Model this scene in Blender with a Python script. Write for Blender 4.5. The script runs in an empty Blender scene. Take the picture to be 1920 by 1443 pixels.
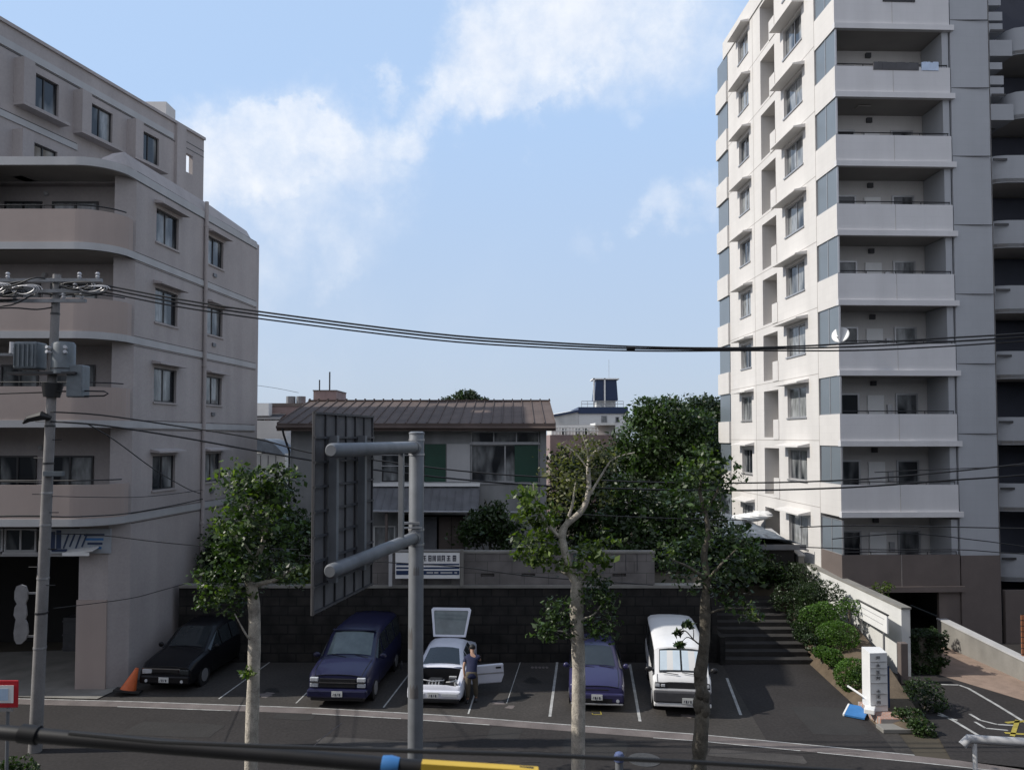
import bpy, bmesh, math, random
import numpy as np
from mathutils import Vector, Matrix
random.seed(7)
rng = np.random.default_rng(11)
S = bpy.context.scene
COL = S.collection
R = math.radians
# ------------------------------------------------------------------ camera
F, HZ, CY, H = 1440.0, 820.0, 769.7, 8.2
PITCH = math.atan((HZ-CY)/F)
cam = bpy.data.cameras.new('camera'); cob = bpy.data.objects.new('camera', cam); COL.objects.link(cob)
cob.location = (0, 0, H); cob.rotation_euler = (math.pi/2+PITCH, 0, 0)
cam.sensor_width = 36; cam.lens = 36*F/1920; cam.shift_y = (CY-721.5)/1920
cam.clip_end = 3000; cam.clip_start = .05
cam.dof.use_dof = True; cam.dof.focus_distance = 26; cam.dof.aperture_fstop = 5.0
S.camera = cob
def ray(px, py):
    cx = (px-960)/F; cy = (CY-py)/F
    return Vector((cx, math.cos(PITCH)-cy*math.sin(PITCH), cy*math.cos(PITCH)+math.sin(PITCH)))
def at(px, py, Y):
    r = ray(px, py); return Vector((0, 0, H))+r*(Y/r.y)
def gnd(px, py, z=0):
    r = ray(px, py); return Vector((0, 0, H))+r*((z-H)/r.z)
# ------------------------------------------------------------------ mesh helper
def rloc(o):
    v = Vector((0, 0, 0))
    while o: v += o.location; o = o.parent
    return v
def tag(o, label=None, cat=None, group=None, kind=None):
    if label: o['label'] = label
    if cat: o['category'] = cat
    if group: o['group'] = group
    if kind: o['kind'] = kind
    return o
def thing(name, label, cat, loc=(0, 0, 0), group=None, rz=0):
    o = bpy.data.objects.new(name, None); COL.objects.link(o); o.empty_display_size = .2
    o.location = loc; o.rotation_euler.z = rz
    return tag(o, label, cat, group)
class MB:
    def __init__(s, local=False): s.v = []; s.f = []; s.local = local
    def add(s, vs, fs):
        b = len(s.v); s.v += [tuple(v) for v in vs]; s.f += [tuple(i+b for i in f) for f in fs]; return s
    def box(s, x0, x1, y0, y1, z0, z1):
        return s.add([(x0,y0,z0),(x1,y0,z0),(x1,y1,z0),(x0,y1,z0),(x0,y0,z1),(x1,y0,z1),(x1,y1,z1),(x0,y1,z1)],
                     [(3,2,1,0),(4,5,6,7),(0,1,5,4),(1,2,6,5),(2,3,7,6),(3,0,4,7)])
    def obox(s, c, sz, rz=0, M=None):
        M = M or Matrix.Rotation(rz, 3, 'Z'); c = Vector(c); x, y, z = [k/2 for k in sz]
        vs = [c+M@Vector(p) for p in ((-x,-y,-z),(x,-y,-z),(x,y,-z),(-x,y,-z),(-x,-y,z),(x,-y,z),(x,y,z),(-x,y,z))]
        return s.add(vs, [(3,2,1,0),(4,5,6,7),(0,1,5,4),(1,2,6,5),(2,3,7,6),(3,0,4,7)])
    def bar(s, p, q, w, h):
        p = Vector(p); q = Vector(q); d = q-p; L = d.length; d.normalize()
        up = Vector((0,0,1)) if abs(d.z) < .95 else Vector((0,1,0))
        x = d.cross(up).normalized(); z = x.cross(d)
        M = Matrix((x, d, z)).transposed()
        return s.obox((p+q)/2, (w, L, h), M=M)
    def tube(s, pts, r, n=8, cap=True):
        pts = [Vector(p) for p in pts]; m = len(pts)
        rs = r if isinstance(r, (list, tuple)) else [r]*m
        vs = []; nx = None
        for i in range(m):
            d = (pts[min(i+1, m-1)]-pts[max(i-1, 0)]).normalized()
            if nx is None:
                a = Vector((1,0,0)) if abs(d.x) < .9 else Vector((0,1,0)); nx = (a-d*a.dot(d)).normalized()
            else: nx = (nx-d*nx.dot(d)).normalized()
            ny = d.cross(nx)
            for k in range(n):
                t = 2*math.pi*k/n; vs.append(pts[i]+(nx*math.cos(t)+ny*math.sin(t))*rs[i])
        fs = [(i*n+k, i*n+(k+1)%n, (i+1)*n+(k+1)%n, (i+1)*n+k) for i in range(m-1) for k in range(n)]
        if cap: fs += [tuple(range(n-1, -1, -1)), tuple(range((m-1)*n, m*n))]
        return s.add(vs, fs)
    def prism(s, poly, z0, z1):
        n = len(poly)
        vs = [(x, y, z0) for x, y in poly]+[(x, y, z1) for x, y in poly]
        return s.add(vs, [tuple(range(n-1,-1,-1)), tuple(range(n, 2*n))]+[(i,(i+1)%n,n+(i+1)%n,n+i) for i in range(n)])
    def sheet(s, poly, z):
        return s.add([(x, y, z) for x, y in poly], [tuple(range(len(poly)))])
    def strip(s, path, z0, z1, t):
        """wall along a path, thickness t to the left of travel"""
        P = [Vector((p[0], p[1])) for p in path]; n = len(P); inn = []
        for i in range(n):
            d = (P[min(i+1,n-1)]-P[max(i-1,0)]).normalized(); inn.append(P[i]+Vector((-d.y, d.x))*t)
        vs = []
        for i in range(n):
            for (q, z) in ((P[i],z0),(P[i],z1),(inn[i],z1),(inn[i],z0)): vs.append((q.x,q.y,z))
        fs = []
        for i in range(n-1):
            for k in range(4): fs.append((i*4+k, i*4+(k+1)%4, i*4+4+(k+1)%4, i*4+4+k))
        fs += [(0,1,2,3), (n*4-1,n*4-2,n*4-3,n*4-4)]
        return s.add(vs, fs)
    def ell(s, c, r, nu=16, nv=10, wob=0):
        c = Vector(c); vs = []
        for j in range(nv+1):
            ph = math.pi*j/nv
            for i in range(nu):
                t = 2*math.pi*i/nu; k = 1+random.uniform(-wob, wob)
                vs.append((c.x+r[0]*k*math.sin(ph)*math.cos(t), c.y+r[1]*k*math.sin(ph)*math.sin(t), c.z+r[2]*k*math.cos(ph)))
        return s.add(vs, [(j*nu+i, (j+1)*nu+i, (j+1)*nu+(i+1)%nu, j*nu+(i+1)%nu) for j in range(nv) for i in range(nu)])
    def quad(s, a, b, c, d): return s.add([a,b,c,d], [(0,1,2,3)])
    def build(s, name, m, parent=None, smooth=False, ang=35, recalc=True, bevel=0):
        sh = Vector((0,0,0)) if (s.local or parent is None) else rloc(parent)
        me = bpy.data.meshes.new(name)
        vs = [(a-sh.x, b-sh.y, c-sh.z) for a, b, c in s.v]
        loc = None
        if parent is None and not s.local and vs:
            a = np.array(vs); loc = Vector(((a[:,0].min()+a[:,0].max())/2, (a[:,1].min()+a[:,1].max())/2, a[:,2].min()))
            vs = [(p[0]-loc.x, p[1]-loc.y, p[2]-loc.z) for p in vs]
        me.from_pydata(vs, [], s.f)
        if recalc:
            bm = bmesh.new(); bm.from_mesh(me); bmesh.ops.remove_doubles(bm, verts=bm.verts, dist=1e-5)
            bmesh.ops.recalc_face_normals(bm, faces=bm.faces); bm.to_mesh(me); bm.free()
        me.update()
        if smooth:
            me.polygons.foreach_set('use_smooth', [True]*len(me.polygons)); me.set_sharp_from_angle(angle=R(ang))
        me.materials.append(m)
        o = bpy.data.objects.new(name, me); COL.objects.link(o); o.parent = parent
        if loc: o.location = loc
        if bevel:
            b = o.modifiers.new('bevel', 'BEVEL'); b.width = bevel; b.segments = 2; b.limit_method = 'ANGLE'
        return o
KIDS = {}
def kids(o): return [c for c in COL.objects if c.parent == o]
def dup(o, off=(0,0,0), parent=None):
    c = o.copy(); COL.objects.link(c); c.parent = parent if parent else o.parent
    c.location = o.location+Vector(off)
    for ch in list(kids(o)): 
        d = ch.copy(); COL.objects.link(d); d.parent = c
        for g in list(kids(ch)):
            e = g.copy(); COL.objects.link(e); e.parent = d
    return c
# ------------------------------------------------------------------ materials
def mat(name, col, rough=.7, var=.12, scale=3., bump=.0, metal=0., streak=0., spec=None, fine=0., coat=0., tile=None):
    m = bpy.data.materials.new(name); m.use_nodes = True; nt = m.node_tree; N = nt.nodes; L = nt.links
    b = N['Principled BSDF']; b.inputs['Roughness'].default_value = rough; b.inputs['Metallic'].default_value = metal
    if spec is not None: b.inputs['Specular IOR Level'].default_value = spec
    if coat: b.inputs['Coat Weight'].default_value = coat; b.inputs['Coat Roughness'].default_value = .05
    col = tuple(col)+(1,)
    tc = N.new('ShaderNodeTexCoord')
    n1 = N.new('ShaderNodeTexNoise'); n1.inputs['Scale'].default_value = scale; n1.inputs['Detail'].default_value = 6
    n1.inputs['Roughness'].default_value = .6
    L.new(tc.outputs['Object'], n1.inputs['Vector'])
    mr = N.new('ShaderNodeMapRange'); mr.inputs[1].default_value = .25; mr.inputs[2].default_value = .75
    mr.inputs[3].default_value = 1-var; mr.inputs[4].default_value = 1+var
    L.new(n1.outputs['Fac'], mr.inputs[0]); out = mr.outputs[0]
    def mul(a, bb):
        k = N.new('ShaderNodeMath'); k.operation = 'MULTIPLY'; L.new(a, k.inputs[0]); L.new(bb, k.inputs[1]); return k.outputs[0]
    if streak:
        mp = N.new('ShaderNodeMapping'); mp.inputs['Scale'].default_value = (.8, .8, .07); L.new(tc.outputs['Object'], mp.inputs[0])
        n2 = N.new('ShaderNodeTexNoise'); n2.inputs['Scale'].default_value = 1.6; n2.inputs['Detail'].default_value = 5; L.new(mp.outputs[0], n2.inputs['Vector'])
        m2 = N.new('ShaderNodeMapRange'); m2.inputs[1].default_value = .35; m2.inputs[2].default_value = .7
        m2.inputs[3].default_value = 1.; m2.inputs[4].default_value = 1-streak; L.new(n2.outputs['Fac'], m2.inputs[0]); out = mul(out, m2.outputs[0])
    if fine:
        n3 = N.new('ShaderNodeTexNoise'); n3.inputs['Scale'].default_value = scale*25; n3.inputs['Detail'].default_value = 3; L.new(tc.outputs['Object'], n3.inputs['Vector'])
        m3 = N.new('ShaderNodeMapRange'); m3.inputs[1].default_value = .3; m3.inputs[2].default_value = .7
        m3.inputs[3].default_value = 1-fine; m3.inputs[4].default_value = 1+fine; L.new(n3.outputs['Fac'], m3.inputs[0]); out = mul(out, m3.outputs[0])
    if tile:
        sp = N.new('ShaderNodeSeparateXYZ'); L.new(tc.outputs['Object'], sp.inputs[0])
        ad = N.new('ShaderNodeMath'); ad.operation = 'ADD'; L.new(sp.outputs['X'], ad.inputs[0]); L.new(sp.outputs['Y'], ad.inputs[1])
        cb = N.new('ShaderNodeCombineXYZ'); L.new(ad.outputs[0], cb.inputs[0]); L.new(sp.outputs['Z'], cb.inputs[1])
        br = N.new('ShaderNodeTexBrick'); L.new(cb.outputs[0], br.inputs['Vector']); br.inputs['Scale'].default_value = 1.; br.inputs['Brick Width'].default_value = tile[0]; br.inputs['Row Height'].default_value = tile[1]
        br.inputs['Mortar Size'].default_value = .008; t_ = tile[2]; br.inputs['Color1'].default_value = (1,1,1,1); br.inputs['Color2'].default_value = (1-t_,)*3+(1,); br.inputs['Mortar'].default_value = (1-2.5*t_,)*3+(1,)
        out = mul(out, br.outputs['Color'])
    mx = N.new('ShaderNodeVectorMath'); mx.operation = 'SCALE'; mx.inputs[0].default_value = col[:3]; L.new(out, mx.inputs['Scale'])
    L.new(mx.outputs[0], b.inputs['Base Color'])
    if bump:
        bp = N.new('ShaderNodeBump'); bp.inputs['Strength'].default_value = bump; bp.inputs['Distance'].default_value = .03
        nb = N.new('ShaderNodeTexNoise'); nb.inputs['Scale'].default_value = scale*8; nb.inputs['Detail'].default_value = 5; L.new(tc.outputs['Object'], nb.inputs['Vector'])
        L.new(nb.outputs['Fac'], bp.inputs['Height']); L.new(bp.outputs[0], b.inputs['Normal'])
    m['scalenode'] = mx.name
    return m
def brickmat(name, c1, c2, mortar, scale, bw, bh, ms=.02, rough=.9, axis='XZ', bump=.5, var=.4):
    m = bpy.data.materials.new(name); m.use_nodes = True; nt = m.node_tree; N = nt.nodes; L = nt.links
    b = N['Principled BSDF']; b.inputs['Roughness'].default_value = rough
    tc = N.new('ShaderNodeTexCoord'); sx = N.new('ShaderNodeSeparateXYZ'); cx = N.new('ShaderNodeCombineXYZ')
    L.new(tc.outputs['Object'], sx.inputs[0])
    L.new(sx.outputs[axis[0]], cx.inputs[0]); L.new(sx.outputs[axis[1]], cx.inputs[1])
    br = N.new('ShaderNodeTexBrick'); L.new(cx.outputs[0], br.inputs['Vector'])
    br.inputs['Color1'].default_value = tuple(c1)+(1,); br.inputs['Color2'].default_value = tuple(c2)+(1,); br.inputs['Mortar'].default_value = tuple(mortar)+(1,)
    br.inputs['Scale'].default_value = scale; br.inputs['Brick Width'].default_value = bw; br.inputs['Row Height'].default_value = bh; br.inputs['Mortar Size'].default_value = ms
    n = N.new('ShaderNodeTexNoise'); n.inputs['Scale'].default_value = 1.7; n.inputs['Detail'].default_value = 7; L.new(tc.outputs['Object'], n.inputs['Vector'])
    mr = N.new('ShaderNodeMapRange'); mr.inputs[1].default_value = .3; mr.inputs[2].default_value = .7; mr.inputs[3].default_value = 1-var; mr.inputs[4].default_value = 1+var; L.new(n.outputs['Fac'], mr.inputs[0])
    v = N.new('ShaderNodeVectorMath'); v.operation = 'SCALE'; L.new(br.outputs['Color'], v.inputs[0]); L.new(mr.outputs[0], v.inputs['Scale'])
    L.new(v.outputs[0], b.inputs['Base Color'])
    bp = N.new('ShaderNodeBump'); bp.inputs['Strength'].default_value = bump; bp.inputs['Distance'].default_value = .04; bp.invert = True
    L.new(br.outputs['Fac'], bp.inputs['Height']); L.new(bp.outputs[0], b.inputs['Normal'])
    return m
def leafmat(name, dark, light, trans=.3):
    m = bpy.data.materials.new(name); m.use_nodes = True; nt = m.node_tree; N = nt.nodes; L = nt.links
    b = N['Principled BSDF']; b.inputs['Roughness'].default_value = .45; b.inputs['Specular IOR Level'].default_value = .5
    g = N.new('ShaderNodeNewGeometry'); cr = N.new('ShaderNodeValToRGB')
    cr.color_ramp.elements[0].color = tuple(dark)+(1,); cr.color_ramp.elements[1].color = tuple(light)+(1,)
    L.new(g.outputs['Random Per Island'], cr.inputs[0])
    tc = N.new('ShaderNodeTexCoord'); n = N.new('ShaderNodeTexNoise'); n.inputs['Scale'].default_value = .9; n.inputs['Detail'].default_value = 3; L.new(tc.outputs['Object'], n.inputs['Vector'])
    mr = N.new('ShaderNodeMapRange'); mr.inputs[1].default_value = .35; mr.inputs[2].default_value = .65; mr.inputs[3].default_value = .65; mr.inputs[4].default_value = 1.35; L.new(n.outputs['Fac'], mr.inputs[0])
    v = N.new('ShaderNodeVectorMath'); v.operation = 'SCALE'; L.new(cr.outputs[0], v.inputs[0]); L.new(mr.outputs[0], v.inputs['Scale'])
    L.new(v.outputs[0], b.inputs['Base Color'])
    tr = N.new('ShaderNodeBsdfTranslucent'); v2 = N.new('ShaderNodeVectorMath'); v2.operation = 'MULTIPLY'; L.new(v.outputs[0], v2.inputs[0]); v2.inputs[1].default_value = (1.6, 1.9, .5)
    L.new(v2.outputs[0], tr.inputs['Color'])
    mx = N.new('ShaderNodeMixShader'); mx.inputs[0].default_value = trans; L.new(b.outputs[0], mx.inputs[1]); L.new(tr.outputs[0], mx.inputs[2])
    L.new(mx.outputs[0], N['Material Output'].inputs[0]); return m
def glassmat(name, dark, curtain, amount=.5, scale=9., axis='Y', rough=.06):
    """window pane: glossy glass over a dark room, part of it backed by a hanging curtain"""
    m = bpy.data.materials.new(name); m.use_nodes = True; nt = m.node_tree; N = nt.nodes; L = nt.links
    b = N['Principled BSDF']; b.inputs['Roughness'].default_value = rough; b.inputs['Specular IOR Level'].default_value = .6
    tc = N.new('ShaderNodeTexCoord'); oi = N.new('ShaderNodeObjectInfo')
    mp = N.new('ShaderNodeMapping'); sc = {'X': (scale, .3, .3), 'Y': (.3, scale, .3)}[axis]; mp.inputs['Scale'].default_value = sc
    L.new(tc.outputs['Object'], mp.inputs[0]); 
    cb = N.new('ShaderNodeCombineXYZ'); k = N.new('ShaderNodeMath'); k.operation = 'MULTIPLY'; k.inputs[1].default_value = 53.; L.new(oi.outputs['Random'], k.inputs[0])
    L.new(k.outputs[0], cb.inputs[0]); L.new(k.outputs[0], cb.inputs[1]); L.new(k.outputs[0], cb.inputs[2]); L.new(cb.outputs[0], mp.inputs['Location'])
    n = N.new('ShaderNodeTexNoise'); n.inputs['Scale'].default_value = 1.; n.inputs['Detail'].default_value = 2; L.new(mp.outputs[0], n.inputs['Vector'])
    mr = N.new('ShaderNodeMapRange'); mr.inputs[1].default_value = .6-amount*.4; mr.inputs[2].default_value = .72-amount*.4; L.new(n.outputs['Fac'], mr.inputs[0])
    m2 = N.new('ShaderNodeMapping'); m2.inputs['Scale'].default_value = tuple(3*x for x in sc); L.new(tc.outputs['Object'], m2.inputs[0])
    n2 = N.new('ShaderNodeTexNoise'); n2.inputs['Scale'].default_value = 2.; L.new(m2.outputs[0], n2.inputs['Vector'])
    k2 = N.new('ShaderNodeVectorMath'); k2.operation = 'SCALE'; k2.inputs[0].default_value = curtain; L.new(n2.outputs['Fac'], k2.inputs['Scale'])
    mx = N.new('ShaderNodeMix'); mx.data_type = 'RGBA'; mx.inputs['A'].default_value = tuple(dark)+(1,); L.new(mr.outputs[0], mx.inputs['Factor']); L.new(k2.outputs[0], mx.inputs['B'])
    L.new(mx.outputs['Result'], b.inputs['Base Color']); return m
M = {}
M['asphalt'] = mat('asphalt', (.030,.027,.0265), .9, .22, .5, .25, fine=.25, spec=.3)
M['lot'] = mat('lot_asphalt', (.036,.032,.029), .9, .35, .5, .3, fine=.3)
M['soil'] = mat('soil', (.10,.075,.05), .95, .4, 2., .6)
M['earth'] = mat('earth', (.06,.05,.035), .95, .4, .4, .4)
M['concrete'] = mat('concrete', (.24,.23,.21), .9, .18, 1.2, .15, streak=.25)
M['gutter'] = mat('gutter', (.14,.12,.115), .9, .3, 1.5, .2, fine=.2)
M['paint'] = mat('road_paint', (.36,.36,.35), .8, .45, 3., 0, fine=.4)
M['yellow_paint'] = mat('yellow_paint', (.33,.27,.05), .8, .5, 3., fine=.4)
M['tan'] = mat('tan_stucco', (.41,.375,.368), .9, .09, .5, .15, streak=.13, fine=.05)
M['brown_tan'] = mat('brown_parapet', (.40,.33,.30), .9, .07, .5, .1, streak=.08)
M['band'] = mat('pale_band', (.45,.45,.455), .8, .08, 1., streak=.1)
M['cream'] = mat('cream_tile', (.62,.60,.58), .75, .04, .35, .04, streak=.07, tile=(.6,.3,.03))
M['greywall'] = mat('grey_tile', (.385,.40,.425), .75, .05, .4, .05, streak=.08, tile=(.6,.3,.02))
M['parapet'] = mat('pale_parapet', (.62,.615,.625), .75, .05, .4, .04, streak=.09, tile=(.6,.3,.02))
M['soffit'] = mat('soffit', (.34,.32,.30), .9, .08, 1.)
M['brownwall'] = mat('brown_tile', (.135,.11,.10), .8, .12, 1.2, .1, streak=.1)
M['frost'] = mat('frosted_screen', (.145,.17,.195), .3, .06, 1.)
M['alu'] = mat('aluminium', (.42,.42,.43), .4, .1, 5., metal=.6)
M['darkframe'] = mat('bronze_frame', (.03,.03,.032), .4, .1, 5.)
M['black'] = mat('black_metal', (.012,.012,.014), .45, .2, 5.)
M['rubber'] = mat('rubber', (.015,.015,.015), .8, .2, 5.)
M['pipe'] = mat('rail_black', (.009,.009,.011), .6, .2, 5., spec=.3)
M['step'] = mat('dark_step', (.030,.028,.027), .95, .4, 1.5, .2, streak=.3)
M['recess'] = mat('shadow_blue_recess', (.05,.055,.075), .8, .15, 1.)  # blue shadow of the recess put into the wall colour
M['patch'] = mat('asphalt_patch', (.024,.0225,.022), .93, .2, 1.5, .3, fine=.3)
M['patch_lt'] = mat('asphalt_worn', (.048,.044,.042), .93, .35, 1.2, .2, fine=.3)
M['oil'] = mat('oil_stain', (.014,.013,.012), .6, .4, 3.)
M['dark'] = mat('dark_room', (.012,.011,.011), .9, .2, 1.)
M['glass'] = glassmat('window_glass', (.02,.024,.03), (.5,.52,.53), .45, .9, 'Y')
M['glass_far'] = glassmat('window_glass_front', (.02,.022,.026), (.45,.47,.48), .42, .9, 'X')
M['galv'] = mat('galvanised_steel', (.20,.21,.225), .5, .2, 2.2, .03, metal=.15, streak=.2)
M['signback'] = mat('sign_back', (.155,.148,.148), .8, .35, 1.6, .05, streak=.4)
M['ribs'] = mat('sign_ribs', (.06,.06,.066), .6, .25, 3.)
M['pole'] = mat('concrete_pole', (.25,.24,.235), .88, .22, 2., .1, streak=.25, fine=.12)
M['trans'] = mat('transformer_grey', (.135,.155,.17), .45, .25, 5., streak=.15)
M['porcelain'] = mat('porcelain', (.5,.5,.52), .2, .05, 5.)
M['cable'] = mat('cable_black', (.012,.012,.013), .55, .1, 5.)
M['bark_pale'] = mat('pale_bark', (.44,.40,.34), .9, .6, 3.2, .7, fine=.4)
M['bark_dark'] = mat('dark_bark', (.13,.115,.09), .92, .7, 3.5, .8, fine=.4)
M['leaf'] = leafmat('street_leaf', (.016,.038,.008), (.13,.18,.04), .35)
M['leaf_dry'] = leafmat('dry_leaf', (.05,.06,.02), (.17,.17,.07), .3)
M['leaf_deep'] = leafmat('deep_leaf', (.010,.022,.006), (.055,.10,.024), .22)
M['leaf_grey'] = leafmat('grey_green_leaf', (.020,.032,.018), (.055,.085,.045), .2)
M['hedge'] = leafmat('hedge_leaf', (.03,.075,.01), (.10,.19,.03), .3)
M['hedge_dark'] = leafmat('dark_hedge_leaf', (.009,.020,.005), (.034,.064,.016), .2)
M['roof'] = mat('brown_metal_roof', (.115,.088,.078), .8, .2, 1.2, .05, streak=.2, spec=.25)
M['housewall'] = mat('house_plaster', (.265,.27,.272), .9, .14, 1., .1, streak=.3)
M['green'] = mat('green_shutter', (.012,.055,.035), .5, .15, 3.)
M['canopy'] = mat('canopy_tin', (.16,.165,.18), .5, .2, 2., streak=.25)
M['blockwall'] = brickmat('block_wall', (.15,.138,.133), (.13,.12,.115), (.085,.08,.075), 1., .9, .42, .012, axis='XZ', bump=.2, var=.25)
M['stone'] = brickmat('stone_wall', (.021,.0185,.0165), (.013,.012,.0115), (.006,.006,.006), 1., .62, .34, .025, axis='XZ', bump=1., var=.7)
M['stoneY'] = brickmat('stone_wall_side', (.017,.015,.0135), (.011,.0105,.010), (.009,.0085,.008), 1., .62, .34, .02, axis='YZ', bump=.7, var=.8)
M['white'] = mat('white_paint', (.78,.78,.77), .5, .05, 2., streak=.05)
M['whitewall'] = mat('white_wall', (.66,.66,.64), .85, .07, 1., .1, streak=.15)
M['navy'] = mat('navy_panel', (.02,.04,.10), .45, .1, 1.)
M['blue'] = mat('blue_board', (.04,.17,.42), .5, .15, 3.)
M['red'] = mat('red_border', (.5,.02,.03), .45, .08, 3.)
M['orange'] = mat('orange_plastic', (.62,.13,.035), .5, .15, 4.)
M['wood'] = mat('wood_slat', (.28,.11,.05), .6, .3, 3., .1)
M['brick'] = brickmat('brick_plinth', (.42,.22,.16), (.36,.18,.13), (.35,.32,.3), 1., .22, .08, .012, axis='XY', bump=.3, var=.2)
M['ink'] = mat('ink', (.03,.03,.05), .6, .1, 5.)
M['tarp'] = mat('blue_grey_tarp', (.17,.20,.24), .55, .35, 1.5, .5, streak=.2)
M['yellow'] = mat('yellow_plastic', (.62,.40,.03), .5, .1, 4.)
M['pinkwall'] = mat('pink_brown_wall', (.30,.22,.21), .85, .12, 1., streak=.2)
M['tile'] = mat('terracotta_paving', (.26,.19,.15), .85, .25, 2., .1, fine=.2)
# ------------------------------------------------------------------ light and sky
EL = R(40); AZ = R(3)
TOSUN = Vector((-math.cos(AZ)*math.cos(EL), -math.sin(AZ)*math.cos(EL), math.sin(EL)))
sl = bpy.data.lights.new('sun', 'SUN'); sl.energy = 4.2; sl.angle = R(.55); sl.color = (1., .95, .87)
so = bpy.data.objects.new('sun', sl); COL.objects.link(so); so.location = (0, 0, 60)
so.rotation_euler = (-TOSUN).to_track_quat('-Z', 'Y').to_euler()
W = bpy.data.worlds.new('World'); S.world = W; W.use_nodes = True
nt = W.node_tree; N = nt.nodes; L = nt.links
bg = N['Background']; bg.inputs['Strength'].default_value = .09
sky = N.new('ShaderNodeTexSky'); sky.sky_type = 'NISHITA'; sky.sun_disc = False
sky.sun_elevation = EL; sky.sun_rotation = math.atan2(TOSUN.x, TOSUN.y)
sky.air_density = 1.0; sky.dust_density = 1.4; sky.ozone_density = 1.5; sky.altitude = 40
tc = N.new('ShaderNodeTexCoord')
def math_(op, a, b=None, clamp=False):
    k = N.new('ShaderNodeMath'); k.operation = op; k.use_clamp = clamp
    for i, x in enumerate((a, b)):
        if x is None: continue
        if isinstance(x, (int, float)): k.inputs[i].default_value = x
        else: L.new(x, k.inputs[i])
    return k.outputs[0]
def noise(vec, sc, det, rough=.6):
    n = N.new('ShaderNodeTexNoise'); n.inputs['Scale'].default_value = sc; n.inputs['Detail'].default_value = det; n.inputs['Roughness'].default_value = rough
    L.new(vec, n.inputs['Vector']); return n
gen = tc.outputs['Generated']
nw = noise(gen, 7., 6, .62)
va = N.new('ShaderNodeVectorMath'); va.operation = 'SUBTRACT'; L.new(nw.outputs['Color'], va.inputs[0]); va.inputs[1].default_value = (.5,.5,.5)
vs_ = N.new('ShaderNodeVectorMath'); vs_.operation = 'SCALE'; L.new(va.outputs[0], vs_.inputs[0]); vs_.inputs['Scale'].default_value = .19
vw = N.new('ShaderNodeVectorMath'); vw.operation = 'ADD'; L.new(gen, vw.inputs[0]); L.new(vs_.outputs[0], vw.inputs[1])
def blobs(lst):
    acc = None
    for (px, py, r, w, *sh) in lst:
        d = ray(px, py).normalized(); a = math.atan(r/F)
        dp = N.new('ShaderNodeVectorMath'); dp.operation = 'DISTANCE'; L.new(vw.outputs[0], dp.inputs[0]); dp.inputs[1].default_value = d
        mr = N.new('ShaderNodeMapRange'); mr.interpolation_type = 'SMOOTHSTEP'; mr.inputs[1].default_value = a*(1.1 if sh else 1.25); mr.inputs[2].default_value = a*(.62 if sh else .25); mr.inputs[3].default_value = 0; mr.inputs[4].default_value = w
        L.new(dp.outputs['Value'], mr.inputs[0])
        acc = mr.outputs[0] if acc is None else math_('MAXIMUM', acc, mr.outputs[0])
    return acc
cl = blobs([(500,285,118,.8,1),(590,240,92,.85,1),(430,315,80,.7,1),(930,110,105,.85,1),(870,140,62,.75,1),(990,190,75,.75,1),(500,285,130,.8),(600,245,115,.85),(430,310,120,1.),(520,380,160,.62),(640,310,140,.75),(420,430,170,.5),(640,420,130,.4),(580,590,220,.2),(900,640,260,.14),(710,235,80,.75),(790,180,70,.75),(870,150,90,.95),(930,90,120,1.1),
            (1010,120,120,1.1),(970,200,85,.95),(900,215,70,.8),(1080,50,140,1.1),(1200,30,140,.9),(1000,20,130,1.),(1300,60,120,.55),(1120,160,70,.6),(620,480,80,.55),(540,440,110,.42),
            (470,520,120,.35),(720,330,40,.5),(1270,400,60,.5),(1340,375,60,.5),(1210,425,50,.42),(1160,450,40,.35),(1085,478,60,.38),(1180,190,40,.42),(705,125,30,.5),
            (300,700,160,.25),(-250,300,260,.9),(-600,500,260,.8),(2300,200,260,.8),(2600,450,220,.7)])
nf = noise(gen, 11., 8, .63)
go = N.new('ShaderNodeVectorMath'); go.operation = 'ADD'; L.new(gen, go.inputs[0]); go.inputs[1].default_value = tuple(TOSUN*.022+Vector((0,0,.012)))
nf3 = noise(go.outputs[0], 11., 8, .63)
f2 = math_('MULTIPLY', math_('SUBTRACT', nf.outputs['Fac'], .5), 1.35)
den = math_('ADD', cl, math_('MULTIPLY', f2, math_('MULTIPLY', cl, 1.2)))
mr = N.new('ShaderNodeMapRange'); mr.interpolation_type = 'SMOOTHSTEP'; mr.inputs[1].default_value = .03; mr.inputs[2].default_value = 1.2; mr.inputs[3].default_value = 0; mr.inputs[4].default_value = .86
L.new(den, mr.inputs[0])
# sky colour, slightly washed by thin high haze
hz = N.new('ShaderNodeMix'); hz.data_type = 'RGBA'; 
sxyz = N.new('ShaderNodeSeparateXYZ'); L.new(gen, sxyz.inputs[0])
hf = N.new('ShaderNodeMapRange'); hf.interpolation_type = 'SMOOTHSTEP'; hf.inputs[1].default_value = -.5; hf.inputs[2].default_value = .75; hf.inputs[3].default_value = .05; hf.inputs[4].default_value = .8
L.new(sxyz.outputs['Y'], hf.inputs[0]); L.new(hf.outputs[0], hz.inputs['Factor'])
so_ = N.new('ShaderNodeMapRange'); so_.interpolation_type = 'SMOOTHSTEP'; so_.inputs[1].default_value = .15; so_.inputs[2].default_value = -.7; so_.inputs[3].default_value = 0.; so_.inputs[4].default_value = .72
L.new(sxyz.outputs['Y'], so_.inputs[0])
hs2 = N.new('ShaderNodeMix'); hs2.data_type = 'RGBA'; L.new(so_.outputs[0], hs2.inputs['Factor']); L.new(sky.outputs[0], hs2.inputs['A']); hs2.inputs['B'].default_value = (9.6, 9.9, 11.0, 1)
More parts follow.
